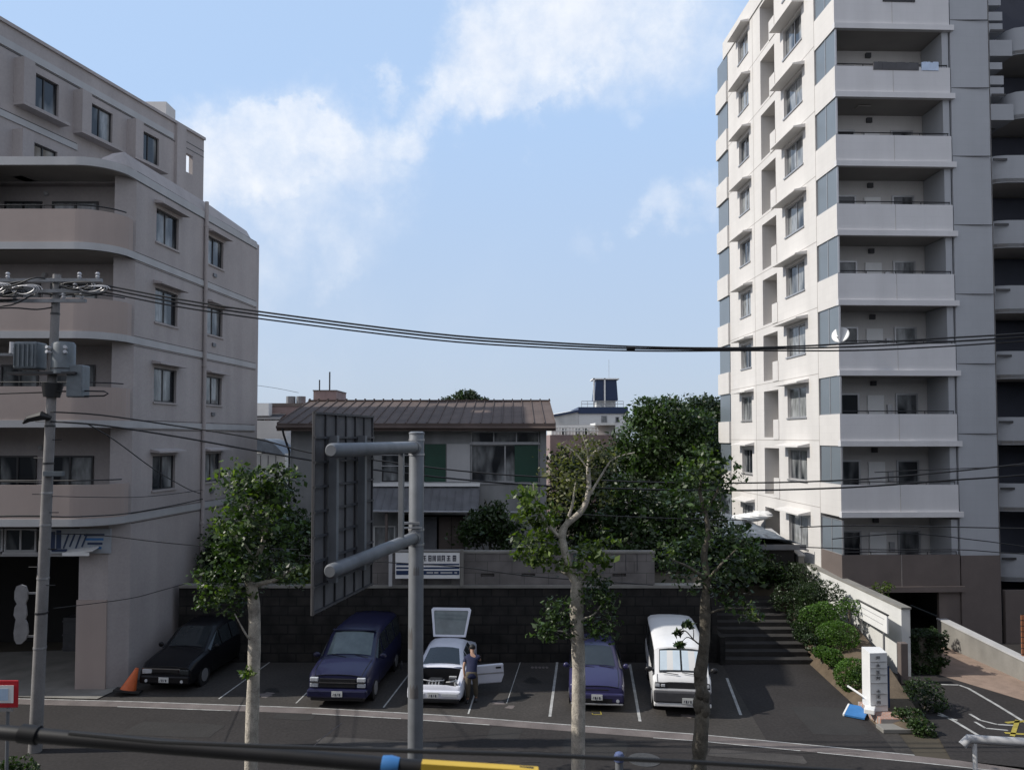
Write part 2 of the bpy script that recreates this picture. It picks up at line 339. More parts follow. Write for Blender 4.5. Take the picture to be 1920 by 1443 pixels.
L.new(hs2.outputs['Result'], hz.inputs['A']); hb = N.new('ShaderNodeMapRange'); hb.inputs[1].default_value = .0; hb.inputs[2].default_value = .38; L.new(sxyz.outputs['Z'], hb.inputs[0])
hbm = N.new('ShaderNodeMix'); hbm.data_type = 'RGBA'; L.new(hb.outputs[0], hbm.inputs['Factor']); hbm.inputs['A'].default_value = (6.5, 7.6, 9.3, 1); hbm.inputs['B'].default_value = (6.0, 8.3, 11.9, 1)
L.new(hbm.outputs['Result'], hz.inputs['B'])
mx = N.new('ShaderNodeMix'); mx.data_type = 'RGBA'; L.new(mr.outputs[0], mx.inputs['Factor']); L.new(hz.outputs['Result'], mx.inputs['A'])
s2 = N.new('ShaderNodeMapRange'); s2.inputs[1].default_value = -.30; s2.inputs[2].default_value = .20; L.new(math_('SUBTRACT', nf.outputs['Fac'], nf3.outputs['Fac']), s2.inputs[0])
cc = N.new('ShaderNodeMix'); cc.data_type = 'RGBA'; L.new(s2.outputs[0], cc.inputs['Factor']); cc.inputs['A'].default_value = (8.0, 8.9, 10.6, 1); cc.inputs['B'].default_value = (11.2, 11.4, 11.7, 1)
L.new(cc.outputs['Result'], mx.inputs['B'])
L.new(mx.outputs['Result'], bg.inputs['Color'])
vs = S.view_settings; vs.view_transform = 'Standard'; vs.look = 'None'; vs.exposure = 0; vs.gamma = 1
S.view_settings.use_curve_mapping = False
S.cycles.use_denoising = True; S.cycles.max_bounces = 6; S.cycles.diffuse_bounces = 3; S.cycles.transparent_max_bounces = 8
# ------------------------------------------------------------------ ground
MB().box(-900, 900, -60, 1500, -.5, -.02).build('ground', M['earth'])['kind'] = 'structure'
EDGE = [(-40,25.4),(-16.3,24.45),(-12,24.15),(-5.9,23.55),(-2,22.95),(.6,22.4),(5.1,21.5),(7.8,20.8),(10.4,20.1),(12.9,19.35),(17,17.9),(40,9.)]
def band(path, a, b, z):
    """sheet between the path shifted by a and by b metres towards the camera"""
    mb = MB()
    vs = []
    for x, y in path: vs += [(x-.1*a, y-a, z), (x-.1*b, y-b, z)]
    mb.add(vs, [(i*2, i*2+1, i*2+3, i*2+2) for i in range(len(path)-1)]); return mb
mb = MB(); mb.add([(x, y, 0) for x, y in EDGE]+[(40,-60,0),(-40,-60,0)], [tuple(range(len(EDGE)+2))])
mb.build('road', M['asphalt'])['kind'] = 'structure'
band(EDGE, -.02, .42, .004).build('gutter', M['gutter'])['kind'] = 'structure'
mb = MB()
mb.add([(x, y+.01, .002) for x, y in EDGE[1:9]]+[(12.2,28.4,.002),(-12.6,28.4,.002),(-16.3,27,.002)], [tuple(range(11))])
mb.build('parking_lot', M['lot'])['kind'] = 'structure'
# kerb lines either side of the gutter, broken like worn paint
for k, (i0, i1, a, b) in enumerate([(1, 8, -.075, -.02)]):
    band(EDGE[i0:i1+1], a, b, .008).build('edge_line', M['paint'])['kind'] = 'structure'
for seg in ([(-5.9,23.55),(-3.2,23.15)],[(-2.7,23.05),(-.6,22.66)],[(3.9,21.72),(5.1,21.5),(7.6,20.85)],[(-12,24.15),(-8.4,23.8)],[(8.,20.74),(10.4,20.1),(12.4,19.5)]):
    band(seg, .40, .445, .008).build('kerb_line', M['gutter'] if False else M['paint'])['kind'] = 'structure'
for (a, b) in (((410,1310),(524,1228)),((555,1318),(592,1282)),((719,1326),(768,1262)),((878,1338),(905,1255)),((1031,1343),(1045,1240)),((1200,1352),(1181,1245)),((1389,1340),(1363,1271)),((950,1318),(976,1240))):
    p = gnd(*a); q = gnd(*b); w = .085 if a[0] > 1000 else .05
    if a[0] in (950,): w = .025
    d = (q-p).normalized(); n = Vector((-d.y, d.x, 0))*w/2
    mb = MB(); mb.add([(*(p-n).xy,.009),(*(p+n).xy,.009),(*(q+n).xy,.009),(*(q-n).xy,.009)], [(0,1,2,3)])
    mb.build('stall_line', M['paint'])['kind'] = 'structure'
# worn white patches and a number box painted on the lot
for (px, py, w, h) in ((808,1323,.45,.10),(936,1318,.28,.1),(956,1325,.22,.1),(1290,1342,.25,.1),(500,1302,.3,.14)):
    p = gnd(px, py); mb = MB(); pl = []
    for k in range(14):
        t = 2*math.pi*k/14; r = random.uniform(.4, 1.1); pl.append((p.x+w*r*math.cos(t), p.y+h*2*r*math.sin(t)))
    mb.sheet(pl, .0075).build('worn_paint', M['gutter'])['kind'] = 'structure'
mb = MB(); p = gnd(1120, 1336)
for (x0,x1,y0,y1) in ((-.17,.12,.12,.15),(-.17,.12,-.15,-.12),(.09,.12,-.12,.12),(-.17,-.14,-.15,-.02)): mb.add([(p.x+x0,p.y+y0,.009),(p.x+x1,p.y+y0,.009),(p.x+x1,p.y+y1,.009),(p.x+x0,p.y+y1,.009)],[(0,1,2,3)])
mb.build('stall_marking', M['yellow_paint'])['kind'] = 'structure'
mb = MB(); p = gnd(1014, 1251)
for k in range(5):
    pl = [(p.x-.3+k*.13+.055*math.cos(t*math.pi/4), p.y+.13*math.sin(t*math.pi/4)) for t in range(8)]
    mb.sheet(pl, .009)
mb.build('stall_marking', M['gutter'])['kind'] = 'structure'
# old repair patches and cracks in the road
for (pts) in (((-1.6,21.2),(-1.35,21.25),(-2.3,19.0),(-2.55,19.0)),):
    pass
mb = MB(); mb.tube([(-4.9,22.4,.0),(-5.2,21.2,.0),(-5.5,19.5,0)], .018, 4); mb.build('road_seam', M['gutter'])['kind'] = 'structure'
for k,(cx_,cy_,w_,d_,a_,m_) in enumerate(((-9.5,21.9,2.6,1.0,-6,'patch'),(2.2,20.6,1.7,1.3,-10,'patch'),(-3.6,20.9,3.4,.55,-8,'patch_lt'),(6.3,20.1,2.4,.5,-12,'patch_lt'),(9.2,22.6,1.6,2.2,-4,'patch'),(-6.4,22.9,1.2,.5,-7,'patch'),(-.2,21.6,.9,.9,-9,'patch'))):
    mb = MB(); Mz = Matrix.Rotation(R(a_),2); pl = []
    for t in range(16):
        f = 2*math.pi*t/16; sx_ = max(-1,min(1,1.35*math.cos(f))); sy_ = max(-1,min(1,1.35*math.sin(f))); q = Mz@Vector((w_*.5*sx_*random.uniform(.96,1.03), d_*.5*sy_*random.uniform(.94,1.04))); pl.append((cx_+q.x,cy_+q.y))
    mb.sheet(pl, .0055 if k != 4 else .0085); mb.build('road_patch', M[m_])['kind'] = 'structure'
for k,(cx_,cy_,r_) in enumerate(((-5.1,24.6,.35),(-2.1,24.9,.3),(.2,24.6,.42),(2.7,24.3,.28),(-7.8,25.1,.3),(5.2,23.9,.3),(.7,26.2,.3))):
    mb = MB(); mb.sheet([(cx_+r_*random.uniform(.6,1.2)*math.cos(t*.45),cy_+r_*random.uniform(.8,1.6)*math.sin(t*.45)) for t in range(14)], .0065); mb.build('oil_stain', M['oil'])['kind'] = 'structure'
for k in range(7):
    x_ = random.uniform(-11,9); y_ = random.uniform(19.8,21.6); pts = [(x_,y_,.003)]
    for j in range(7): x_ += random.uniform(.15,.5); y_ += random.uniform(-.16,.12); pts.append((x_,y_,.003))
    mb = MB(); mb.tube(pts, .007, 4); mb.build('road_crack', M['oil'])['kind'] = 'structure'
# unseen block added behind the camera to cut low sky light
vb = thing('unseen_sky_blocker', 'plain concrete block added unseen behind the camera to block low sky', 'building', (0,-8,0))
mb = MB(); mb.box(-45,45,-16,-2.2,0,13.5); mb.build('wall', M['concrete'], vb)
mb = MB(); mb.box(-6,6,-2.2,2.9,6.2,6.5); mb.build('balcony_floor', M['concrete'], vb)
# sidewalk in front of the left building
mb = MB(); mb.add([(-40,27.2,.03),(-40,25.5,.03),(-16.3,24.6,.03),(-13.0,24.35,.03),(-12.7,25.9,.03),(-14.2,25.6,.03),(-16,30,.03)],[tuple(range(7))]); mb.build('pavement', M['concrete'])['kind'] = 'structure'
# driveway, right of the lot, and paved court by the tower
mb = MB(); mb.add([(6.9,21.15,.006),(7.8,20.83,.006),(10.0,20.25,.006),(10.4,23.,.006),(10.6,25.,.006),(10.9,28.1,.006),(7.6,28.1,.006)],[tuple(range(7))]); mb.build('driveway', M['asphalt'])['kind'] = 'structure'
mb = MB(); mb.add([(11.2,19.9,.004),(30,12,.004),(30,33,.004),(13.4,33,.004),(13.4,26.5,.004)],[tuple(range(5))]); mb.build('forecourt', M['asphalt'])['kind'] = 'structure'
mb = MB(); mb.add([(14.9,32.5,.008),(14.7,27.,.008),(16.0,24.2,.008),(19,21.0,.008),(19.4,24,.008),(17.9,27,.008),(16.9,32.5,.008)],[tuple(range(7))]); mb.build('paved_ramp', M['tile'])['kind'] = 'structure'
def line(pts, w, m, name='bay_line', z=.012):
    mb = MB()
    for a, b in zip(pts, pts[1:]):
        p = gnd(*a); q = gnd(*b); d = (q-p).normalized(); n = Vector((-d.y, d.x, 0))*w/2
        mb.add([(*(p-n).xy,z),(*(p+n).xy,z),(*(q+n).xy,z),(*(q-n).xy,z)],[(0,1,2,3)])
    o = mb.build(name, m); o['kind'] = 'structure'; return o
line([(1765,1283),(1798,1284),(1815,1290),(1870,1322),(1935,1362)], .1, M['paint'])
line([(1752,1332),(1790,1352),(1850,1388)], .1, M['paint'])
line([(1758,1340),(1795,1350)], .08, M['paint'])
line([(1818,1338),(1838,1350),(1870,1358),(1905,1360)], .09, M['paint'])
line([(1828,1353),(1848,1365),(1890,1369)], .08, M['paint'])
for a, b in (((1886,1355),(1930,1351)),((1884,1374),(1930,1377)),((1908,1350),(1898,1380))): line([a, b], .12, M['yellow_paint'], 'bay_lettering', .016)
# manhole in the near pavement
p = gnd(1208, 1424); mb = MB(); mb.tube([p, p+Vector((0,0,.012))], .42, 28); mh = mb.build('manhole_cover', mat('iron', (.10,.10,.10), .5, .3, 8., .5, metal=.5), smooth=True)
tag(mh, 'round grey iron manhole cover set in the road at the bottom edge', 'manhole cover')
# ------------------------------------------------------------------ wall tools
class Wall:
    """vertical wall plane p0->p1; inn = inward unit normal"""
    def __init__(s, p0, p1, inside):
        s.p = Vector(p0); e = Vector(p1)-s.p; s.L = e.length; s.d = e/s.L
        n = Vector((-s.d.y, s.d.x)); s.inn = n if n.dot(Vector(inside)-s.p) > 0 else -n
    def pt(s, u, z, dep=0):
        q = s.p+s.d*u+s.inn*dep; return (q.x, q.y, z)
    def uz(s, px, py):
        r = ray(px, py); k = Vector((r.x, r.y))
        # p + d*u = k*t
        det = s.d.x*(-k.y)+k.x*s.d.y
        u = (-s.p.x*(-k.y)-k.x*s.p.y)/det  # cramer
        t = ((s.p+s.d*u).dot(k))/k.dot(k)
        return u, H+r.z*t
    def box(s, mb, u0, u1, z0, z1, d0, d1):
        P = [s.pt(u,z,d) for z in (z0,z1) for (u,d) in ((u0,d0),(u1,d0),(u1,d1),(u0,d1))]
        return mb.add(P, [(3,2,1,0),(4,5,6,7),(0,1,5,4),(1,2,6,5),(2,3,7,6),(3,0,4,7)])
    def holes(s, mb, u0, u1, z0, z1, holes, dep):
        us = sorted({u0,u1}|{h[0] for h in holes}|{h[1] for h in holes}); zs = sorted({z0,z1}|{h[2] for h in holes}|{h[3] for h in holes})
        for a, b in zip(us, us[1:]):
            for c, e in zip(zs, zs[1:]):
                m = ((a+b)/2, (c+e)/2)
                if any(h[0] < m[0] < h[1] and h[2] < m[1] < h[3] for h in holes): continue
                mb.quad(s.pt(a,c), s.pt(b,c), s.pt(b,e), s.pt(a,e))
        for h in holes:
            D = h[4] if len(h) > 4 else dep; a, b, c, e = h[:4]
            mb.quad(s.pt(a,c), s.pt(b,c), s.pt(b,c,D), s.pt(a,c,D)); mb.quad(s.pt(a,e), s.pt(b,e), s.pt(b,e,D), s.pt(a,e,D))
            mb.quad(s.pt(a,c), s.pt(a,e), s.pt(a,e,D), s.pt(a,c,D)); mb.quad(s.pt(b,c), s.pt(b,e), s.pt(b,e,D), s.pt(b,c,D))
        return mb
    def window(s, root, u0, u1, z0, z1, dep, fm, gm, sashes=2, fw=.05, name='window', sm=None):
        mb = MB(); k = dep*.55
        for (a,b,c,e) in ((u0,u1,z0,z0+fw),(u0,u1,z1-fw,z1),(u0,u0+fw,z0+fw,z1-fw),(u1-fw,u1,z0+fw,z1-fw)): s.box(mb,a,b,c,e,k,k+.07)
        for i in range(1, sashes):
            u = u0+(u1-u0)*i/sashes; s.box(mb,u-fw*.6,u+fw*.6,z0+fw,z1-fw,k+.01,k+.06)
        w = mb.build(name, fm, root)
        g = MB(); g.quad(s.pt(u0+fw*.5,z0+fw*.5,k+.04), s.pt(u1-fw*.5,z0+fw*.5,k+.04), s.pt(u1-fw*.5,z1-fw*.5,k+.04), s.pt(u0+fw*.5,z1-fw*.5,k+.04)); g.build('pane', gm, w)
        b = MB(); s.box(b, u0-.06, u1+.06, z0-.07, z0-.004, -.05, k); b.build('sill', sm or (M['alu'] if fm is M['alu'] else M['band']), w)
        return w
def arc(c, r, a0, a1, n=8):
    return [(c[0]+r*math.cos(R(a0+(a1-a0)*i/n)), c[1]+r*math.sin(R(a0+(a1-a0)*i/n))) for i in range(n+1)]
# ------------------------------------------------------------------ LEFT BUILDING
LB = thing('apartment_building', 'tan stucco apartment block with curved balconies, pale floor bands and a stepped-back top', 'apartment building', (-13, 27, 0))
A = (-12.72, 25.75); B = (-11.78, 35.5)
SW = Wall(A, B, (-20, 30))
FZ = [5.6, 8.72, 11.55, 14.4, 17.15]
FY = 24.3
front = [(-34, FY), (-13.95, FY)]+[(x, y) for x, y in arc((-13.95, FY+1.25), 1.25, -85, -12, 9)]+[A]
side = front+[(-11.80,35.2),(-11.95,35.6),(-12.4,35.75)]
# windows of the side wall, found once and repeated per floor
uN0, zN1 = SW.uz(294, 378); uN1, zN0 = SW.uz(335, 446)
uF0, zF1 = SW.uz(389, 421); uF1, zF0 = SW.uz(419, 474)
zN0 = 14.4+.72; zN1 = 14.4+1.78
nearW = []; 
for z in FZ[:4]: nearW += [(uN0, uN1, z+.75, z+1.95), (uF0, uF1, z+.82, z+1.95)]
mb = MB(); SW.holes(mb, 0, SW.L, 0, 17.15, nearW, .16)
mb.add([(-13.25,25.35,0),(A[0],A[1],0),(A[0],A[1],17.1),(-13.25,25.35,17.1)],[(0,1,2,3)])
for (p, q) in (((-11.78,35.5),(-34,35.5)),((-34,35.5),(-34,26.4)),((-34,26.4),(-13.2,26.4)),((-13.2,26.4),(-13.25,25.35))):
    mb.quad((p[0],p[1],5.4),(q[0],q[1],5.4),(q[0],q[1],17.1),(p[0],p[1],17.1))
for (p, q) in (((-11.78,35.5),(-34,35.5)),((-34,35.5),(-34,25.35)),((-14.2,25.35),(-13.25,25.35)),((-14.2,27.2),(-14.2,25.35))):
    mb.quad((p[0],p[1],0),(q[0],q[1],0),(q[0],q[1],5.4),(p[0],p[1],5.4))
mb.build('wall', M['tan'], LB)
MB().prism([(-34,26.0),(-13.2,26.0),(-12.75,26.0),(-11.8,35.4),(-34,35.4)], 16.9, 17.1).build('roof_slab', M['tan'], LB)
for i, z in enumerate(FZ):
    poly = [(-34, 26.6)]+front+[(-12.75,26.6)]
    top = i == 4
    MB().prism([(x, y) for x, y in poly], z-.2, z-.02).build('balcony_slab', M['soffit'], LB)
    mb = MB(); mb.strip([(x, y-.03) for x, y in front[:-1]]+[(A[0]+.04,A[1])]+[(x+.035, y) for x, y in side[len(front):]], z-.2 if not top else z-.24, z+.03, .12)
    mb.build('floor_band', M['band'], LB)
    mb = MB()   # thin dark joint under the band on the side wall
    SW.box(mb, .0, SW.L-.3, z-.27, z-.25, -.012, .01); SW.box(mb, 0, SW.L-.3, z+.06, z+.075, -.012, .01)
    mb.build('joint', M['darkframe'], LB)
    if top: continue
    mb = MB(); mb.strip(front[:-1]+[(-12.74,25.6)], z+.03, z+1.10, .14); mb.build('parapet', M['brown_tan'], LB)
    rail = [(x, y+.07, z+1.24) for x, y in front[:-2]]; mb = MB(); mb.tube(rail, .022, 6)
    for x in range(-33, -13, 2): mb.tube([(x, FY+.07, z+1.1), (x, FY+.07, z+1.24)], .014, 5)
    mb.tube([(front[5][0],front[5][1]+.07,z+1.1),(front[5][0],front[5][1]+.07,z+1.24)], .014, 5)
    mb.build('handrail', M['black'], LB, smooth=True)
    BW = Wall((-20.5, 26.4), (-13.2, 26.4), (-17, 30))
    for (x0, x1) in ((-19.9,-18.2),(-17.6,-16.3),(-15.95,-14.35)):
        BW.window(LB, x0+20.5, x1+20.5, z+.02, z+1.98, -.08, M['darkframe'], M['glass_far'], 2, .06, 'balcony_door')
    mb = MB(); BW.box(mb, 1.2, 1.34, z+.1, z+2.3, -.1, -.02); mb.build('downpipe', M['tan'], LB)
    # service meters and a vent on the back wall
    mb = MB(); mb.ell((-16.15, 26.33, z+2.25), (.09,.08,.09), 8, 6); mb.build('vent', M['band'], LB)
for z in FZ[:4]:
    SW.window(LB, uN0, uN1, z+.75, z+1.95, .16, M['darkframe'], M['glass'], 2, .045, sm=M['tan'])
    SW.window(LB, uF0, uF1, z+.82, z+1.95, .16, M['darkframe'], M['glass'], 2, .045, sm=M['tan'])
    for (a, b) in ((uN0, uN1), (uF0, uF1)):
        mb = MB(); P = [SW.pt(a-.15,z+2.2), SW.pt(b+.2,z+2.2), SW.pt(b+.2,z+2.12,-.34), SW.pt(a-.15,z+2.12,-.34), SW.pt(a-.15,z+2.08), SW.pt(b+.2,z+2.08), SW.pt(b+.2,z+2.06,-.34), SW.pt(a-.15,z+2.06,-.34)]
        mb.add(P, [(0,1,2,3),(4,5,6,7),(0,1,5,4),(1,2,6,5),(2,3,7,6),(3,0,4,7)]); mb.build('window_hood', M['tan'], LB)
    mb = MB(); u = (uF0+uF1)/2; SW.box(mb, u-.2, u+.06, z+.36, z+.5, -.06, 0); mb.build('vent', M['canopy'], LB)
u, _ = SW.uz(381, 600)
mb = MB(); q0 = SW.pt(u, 17.6, -.09); q1 = SW.pt(u, .2, -.09); mb.tube([q0, q1], .075, 10)
for z in (2, 4.8, 8, 11, 14, 16.6): mb.tube([SW.pt(u, z, -.09), SW.pt(u, z+.06, -.09)], .1, 10)
mb.build('drainpipe', M['tan'], LB, smooth=True)
# roof edge of the lower block: sloping pale coping, rounded at the far end
mb = MB(); path = front[6:]+[(-12.2,31.0),(-11.86,34.6),(-12.0,35.3),(-12.4,35.7)]
n = len(path); vs = []
for i, (x, y) in enumerate(path):
    h = (.0, .0, .12, .3, .42)[i] if i < 5 else .55 if i < n-3 else (.4, .2, .0)[i-(n-3)]
    vs += [(x+.02, y, 17.18), (x-.22, y+.06, 17.18+h), (x-.7, y+.2, 17.18+h)]
mb.add(vs, [(i*3+k, i*3+k+1, i*3+k+4, i*3+k+3) for i in range(n-1) for k in (0, 1)]); mb.build('roof_coping', M['tan'], LB, smooth=True)
# upper, set back block
U1 = (-14.30, 35.2); U0 = (-17.1, 24.4)
UW = Wall(U0, U1, (-22, 30))
uh, _ = UW.uz(324, 250)
TOP = UW.uz(375, 258)[1]
ups = [((63,115),(110,184)), ((168,178),(211,238)), ((264,231),(298,285))]
zc, ze = 19.7, 20.9
holes = []
for (a, b) in ups:
    ua = UW.uz(*a)[0]; ub = UW.uz(*b)[0]; holes.append((ua, ub, zc, ze)); holes.append((ua, ub, zc-2.45, ze-2.45)) if a[0] == 63 else None
wl, wz1 = UW.uz(338, 283); wr, wz0 = UW.uz(361, 318)
thin = (wl, wr, 20.1, 20.95, .2)
mb = MB(); UW.holes(mb, 0, UW.L, 17.0, TOP, holes+[thin], .16)
E = UW.pt(uh, 0); 
p0 = (U0[0], U0[1]); pe = (E[0], E[1])
for (p, q) in ((pe, (-34, pe[1])), ((-34, pe[1]), (-34, U0[1])), ((-34, U0[1]), p0)):
    mb.quad((p[0],p[1],15.0),(q[0],q[1],15.0),(q[0],q[1],TOP),(p[0],p[1],TOP))
# free standing end of the wall: back face with the same opening
UWb = Wall(UW.pt(0,0,.2)[:2], UW.pt(UW.L,0,.2)[:2], (-30, 30)); UWb.holes(mb, uh, UW.L, 17.0, TOP, [thin[:4]+(0.,)], 0)
mb.quad(UW.pt(UW.L,17), UW.pt(UW.L,TOP), UW.pt(UW.L,TOP,.2), UW.pt(UW.L,17,.2)); mb.quad(UW.pt(uh,TOP), UW.pt(UW.L,TOP), UW.pt(UW.L,TOP,.2), UW.pt(uh,TOP,.2))
mb.add([(-34,U0[1],TOP-.02),(p0[0],p0[1],TOP-.02),(pe[0],pe[1],TOP-.02),(-34,pe[1],TOP-.02)],[(0,1,2,3)])
UL = mb.build('upper_wall', M['tan'], LB)
mb = MB(); UW.box(mb, -.1, UW.L+.03, TOP-.02, TOP+.1, -.08, .3); mb.build('roof_coping', M['tan'], LB)
mb = MB(); UW.box(mb, -.1, uh, TOP-.78, TOP-.52, -.05, 0); mb.build('floor_band', M['band'], LB)
mb = MB(); UW.box(mb, -.1, UW.L, TOP-.84, TOP-.81, -.012, 0); UW.box(mb, uh+.4, UW.L, TOP-.56, TOP-.53, -.012, 0); UW.box(mb, -.1, uh-5.2, 19.06, 19.09, -.012, 0); mb.build('joint', M['darkframe'], LB)
mb = MB(); UW.box(mb, -.1, uh-5.2, 18.82, 19.04, -.05, 0); mb.build('floor_band', M['band'], LB)
mb = MB(); UW.box(mb, uh+.15, uh+.75, 17, TOP-.02, -.12, 0); mb.build('pilaster', M['tan'], LB)
for i, h in enumerate(holes):
    if h[2] < 17: continue
    UW.window(LB, h[0], h[1], h[2], h[3], .16, M['darkframe'], M['glass'], 2, .045)
    mb = MB(); UW.box(mb, h[0]-.75, h[0]-.32, h[2]-.18, h[3]+.12, -.42, 0); UW.box(mb, h[0]-.75, h[1]+.12, h[2]-.3, h[2]-.185, -.42, 0); UW.box(mb, h[0]-.32, h[0]-.002, h[2]-.18, h[3]+.12, -.12, 0)
    mb.build('window_fin', M['tan'], LB)
mb = MB(); c = at(299, 230, 36.5); mb.box(c.x-.55, c.x+.45, 36.2, 37.2, TOP-.8, H+(820-187)/F*36.5); mb.build('stair_head', M['cream'], LB)
# ground floor: open garage, transom glazing, pillar
mb = MB(); mb.box(-34,-14.2,25.36,25.5,5.25,5.58); mb.build('fascia', M['tan'], LB)
GWL = Wall((-34,25.42),(-14.25,25.42),(-20,30))
for x in (-20.2,-19.0,-17.85,-16.75): 
    GWL.window(LB, x+34, x+1.05+34, 4.45, 5.2, .08, M['band'], M['glass_far'], 2, .05, 'transom_window')
mb = MB(); mb.box(-34,-14.2,25.38,25.5,4.3,4.44); mb.build('lintel', M['alu'], LB)
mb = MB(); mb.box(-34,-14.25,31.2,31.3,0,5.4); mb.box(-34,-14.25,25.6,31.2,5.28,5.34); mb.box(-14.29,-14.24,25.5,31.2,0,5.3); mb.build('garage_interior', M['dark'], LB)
sx0 = at(92,1000,25.27).x; sx1 = at(207,1000,25.27).x
mb = MB(); mb.box(sx0,sx1,25.27,25.345,4.42,5.22); sgp = mb.build('shop_sign', mat('sign_pale_grey',(.36,.39,.43),.5,.12,2.), LB)
for (a,b,c,e) in ((.02,.10,.1,.7),(.12,.2,.15,.75),(.05,.3,.05,.14)): mb = MB(); mb.box(sx0+(sx1-sx0)*a,sx0+(sx1-sx0)*b,25.262,25.27,4.42+c,4.42+e); mb.build('sign_block', M['navy'], sgp)
for k in range(4): mb = MB(); x_ = sx0+(sx1-sx0)*(.24+.1*k); mb.bar((x_,25.262,4.58+.05*(k%2)),(x_+.17,25.262,5.06),.012,.05); mb.build('sign_stroke', M['navy'], sgp)
for k in range(4): mb = MB(); z_ = 4.56+.14*k; mb.box(sx0+(sx1-sx0)*(.66-.03*k),sx0+(sx1-sx0)*(.86+.015*k),25.262,25.27,z_,z_+.075); mb.build('sign_stripe', M['navy'] if k%2 else M['blue'], sgp)
mb = MB(); p = at(150,1032,25.0); mb.obox((p.x,25.05,p.z),(.95,.42,.05),M=Matrix.Rotation(R(10),3,'X')@Matrix.Rotation(R(-7),3,'Y')); mb.obox((p.x-.05,24.85,p.z-.09),(.85,.04,.1)); mb.build('awning', M['white'], LB)
mb = MB(); mb.box(-14.22,-13.24,25.27,25.345,0,2.9); mb.build('pillar_base', M['brown_tan'], LB)
# dim clutter inside the garage
for (x, y, z, w, h) in ((-15.4,29.8,.9,.9,.5),(-16.6,30,.0,1.2,1.3),(-15.2,29.9,.0,.7,.9)):
    sp = MB(); sp.box(x-w/2, x+w/2, y-.3, y+.3, z, z+h); 
    for k in (.1, .5, .9): sp.box(x-w/2-.02, x+w/2+.02, y-.33, y-.3, z+h*k-.03, z+h*k+.03)
    o = sp.build('storage_shelf', M['ribs']); tag(o, ('flat bin held up on the shelving inside the dark garage','wide dark storage cabinet inside the garage at the left','narrow dark cabinet inside the garage next to the pillar')[[-15.4,-16.6,-15.2].index(x)], 'cabinet')
MB().box(-15.85,-14.75,29.4,30.2,.9-.06,.9-.005).build('bench_top', M['ribs'], None)
COL.objects[-1]['label'] = 'thin bench board under the bin inside the dark garage'; COL.objects[-1]['category'] = 'bench'
# ------------------------------------------------------------------ RIGHT TOWER
RT = thing('apartment_tower', 'tall cream apartment tower with sunlit side wall and shaded front balconies', 'apartment building', (15, 36, 0))
C = (13.07, 30.6); G = (12.42, 45.7); E2 = (17.86, 30.78)
TS = Wall(C, G, (18, 38)); TF = Wall(C, E2, (15, 35))
FL = [8.09+2.82*k for k in range(-2, 8)]; FL[0] = 2.32; RZ = FL[-1]+2.82
def tu(px): return TS.uz(px, 700)[0]
un = (tu(1511), tu(1476)); ur = (tu(1459), tu(1432)); us_ = (tu(1409), tu(1390)); uj = 1.85; ufar = TS.L-1.9
hs = []
for i, z in enumerate(FL):
    n0, n1 = (un[0], un[1]); hs.append((n0, n1, z+1.02, z+2.38, .2)); hs.append((ur[0], ur[1], z+.12, z+2.42, .9)); hs.append((us_[0], us_[1], z+1.02, z+2.3, .2))
mb = MB(); TS.holes(mb, uj, ufar, 0, RZ, hs, .2)
def W4(mb, pts, z0, z1):
    for p, q in zip(pts, pts[1:]): mb.quad((p[0],p[1],z0),(q[0],q[1],z0),(q[0],q[1],z1),(p[0],p[1],z1))
bk = TS.pt(uj, 0); far = TS.pt(ufar, 0)
RB0 = (bk[0], bk[1]+.02); RB1 = (17.8, 32.55)
W4(mb, [RB0, RB1], 2.4, RZ); W4(mb, [(far[0],far[1]), (19.6,44.2), (19.6,31)], 0, RZ)
mb.build('wall', M['cream'], RT)
MB().prism([(bk[0],bk[1]),(19.5,32.6),(19.5,44.1),(far[0],far[1])], RZ-.2, RZ).build('roof_slab', M['soffit'], RT)
mb = MB(); TS.box(mb, -.05, TS.L-1.2, RZ-.25, RZ+.75, -.06, .2); mb.build('roof_parapet', M['cream'], RT)
mb = MB(); q = [TS.pt(u, RZ+1.1, .3) for u in (0, 5, 10, TS.L-1.8)]; mb.tube(q, .03, 6)
for u in range(0, 14): mb.tube([TS.pt(u, RZ+.7, .3), TS.pt(u, RZ+1.1, .3)], .02, 5)
mb.build('roof_railing', M['darkframe'], RT)
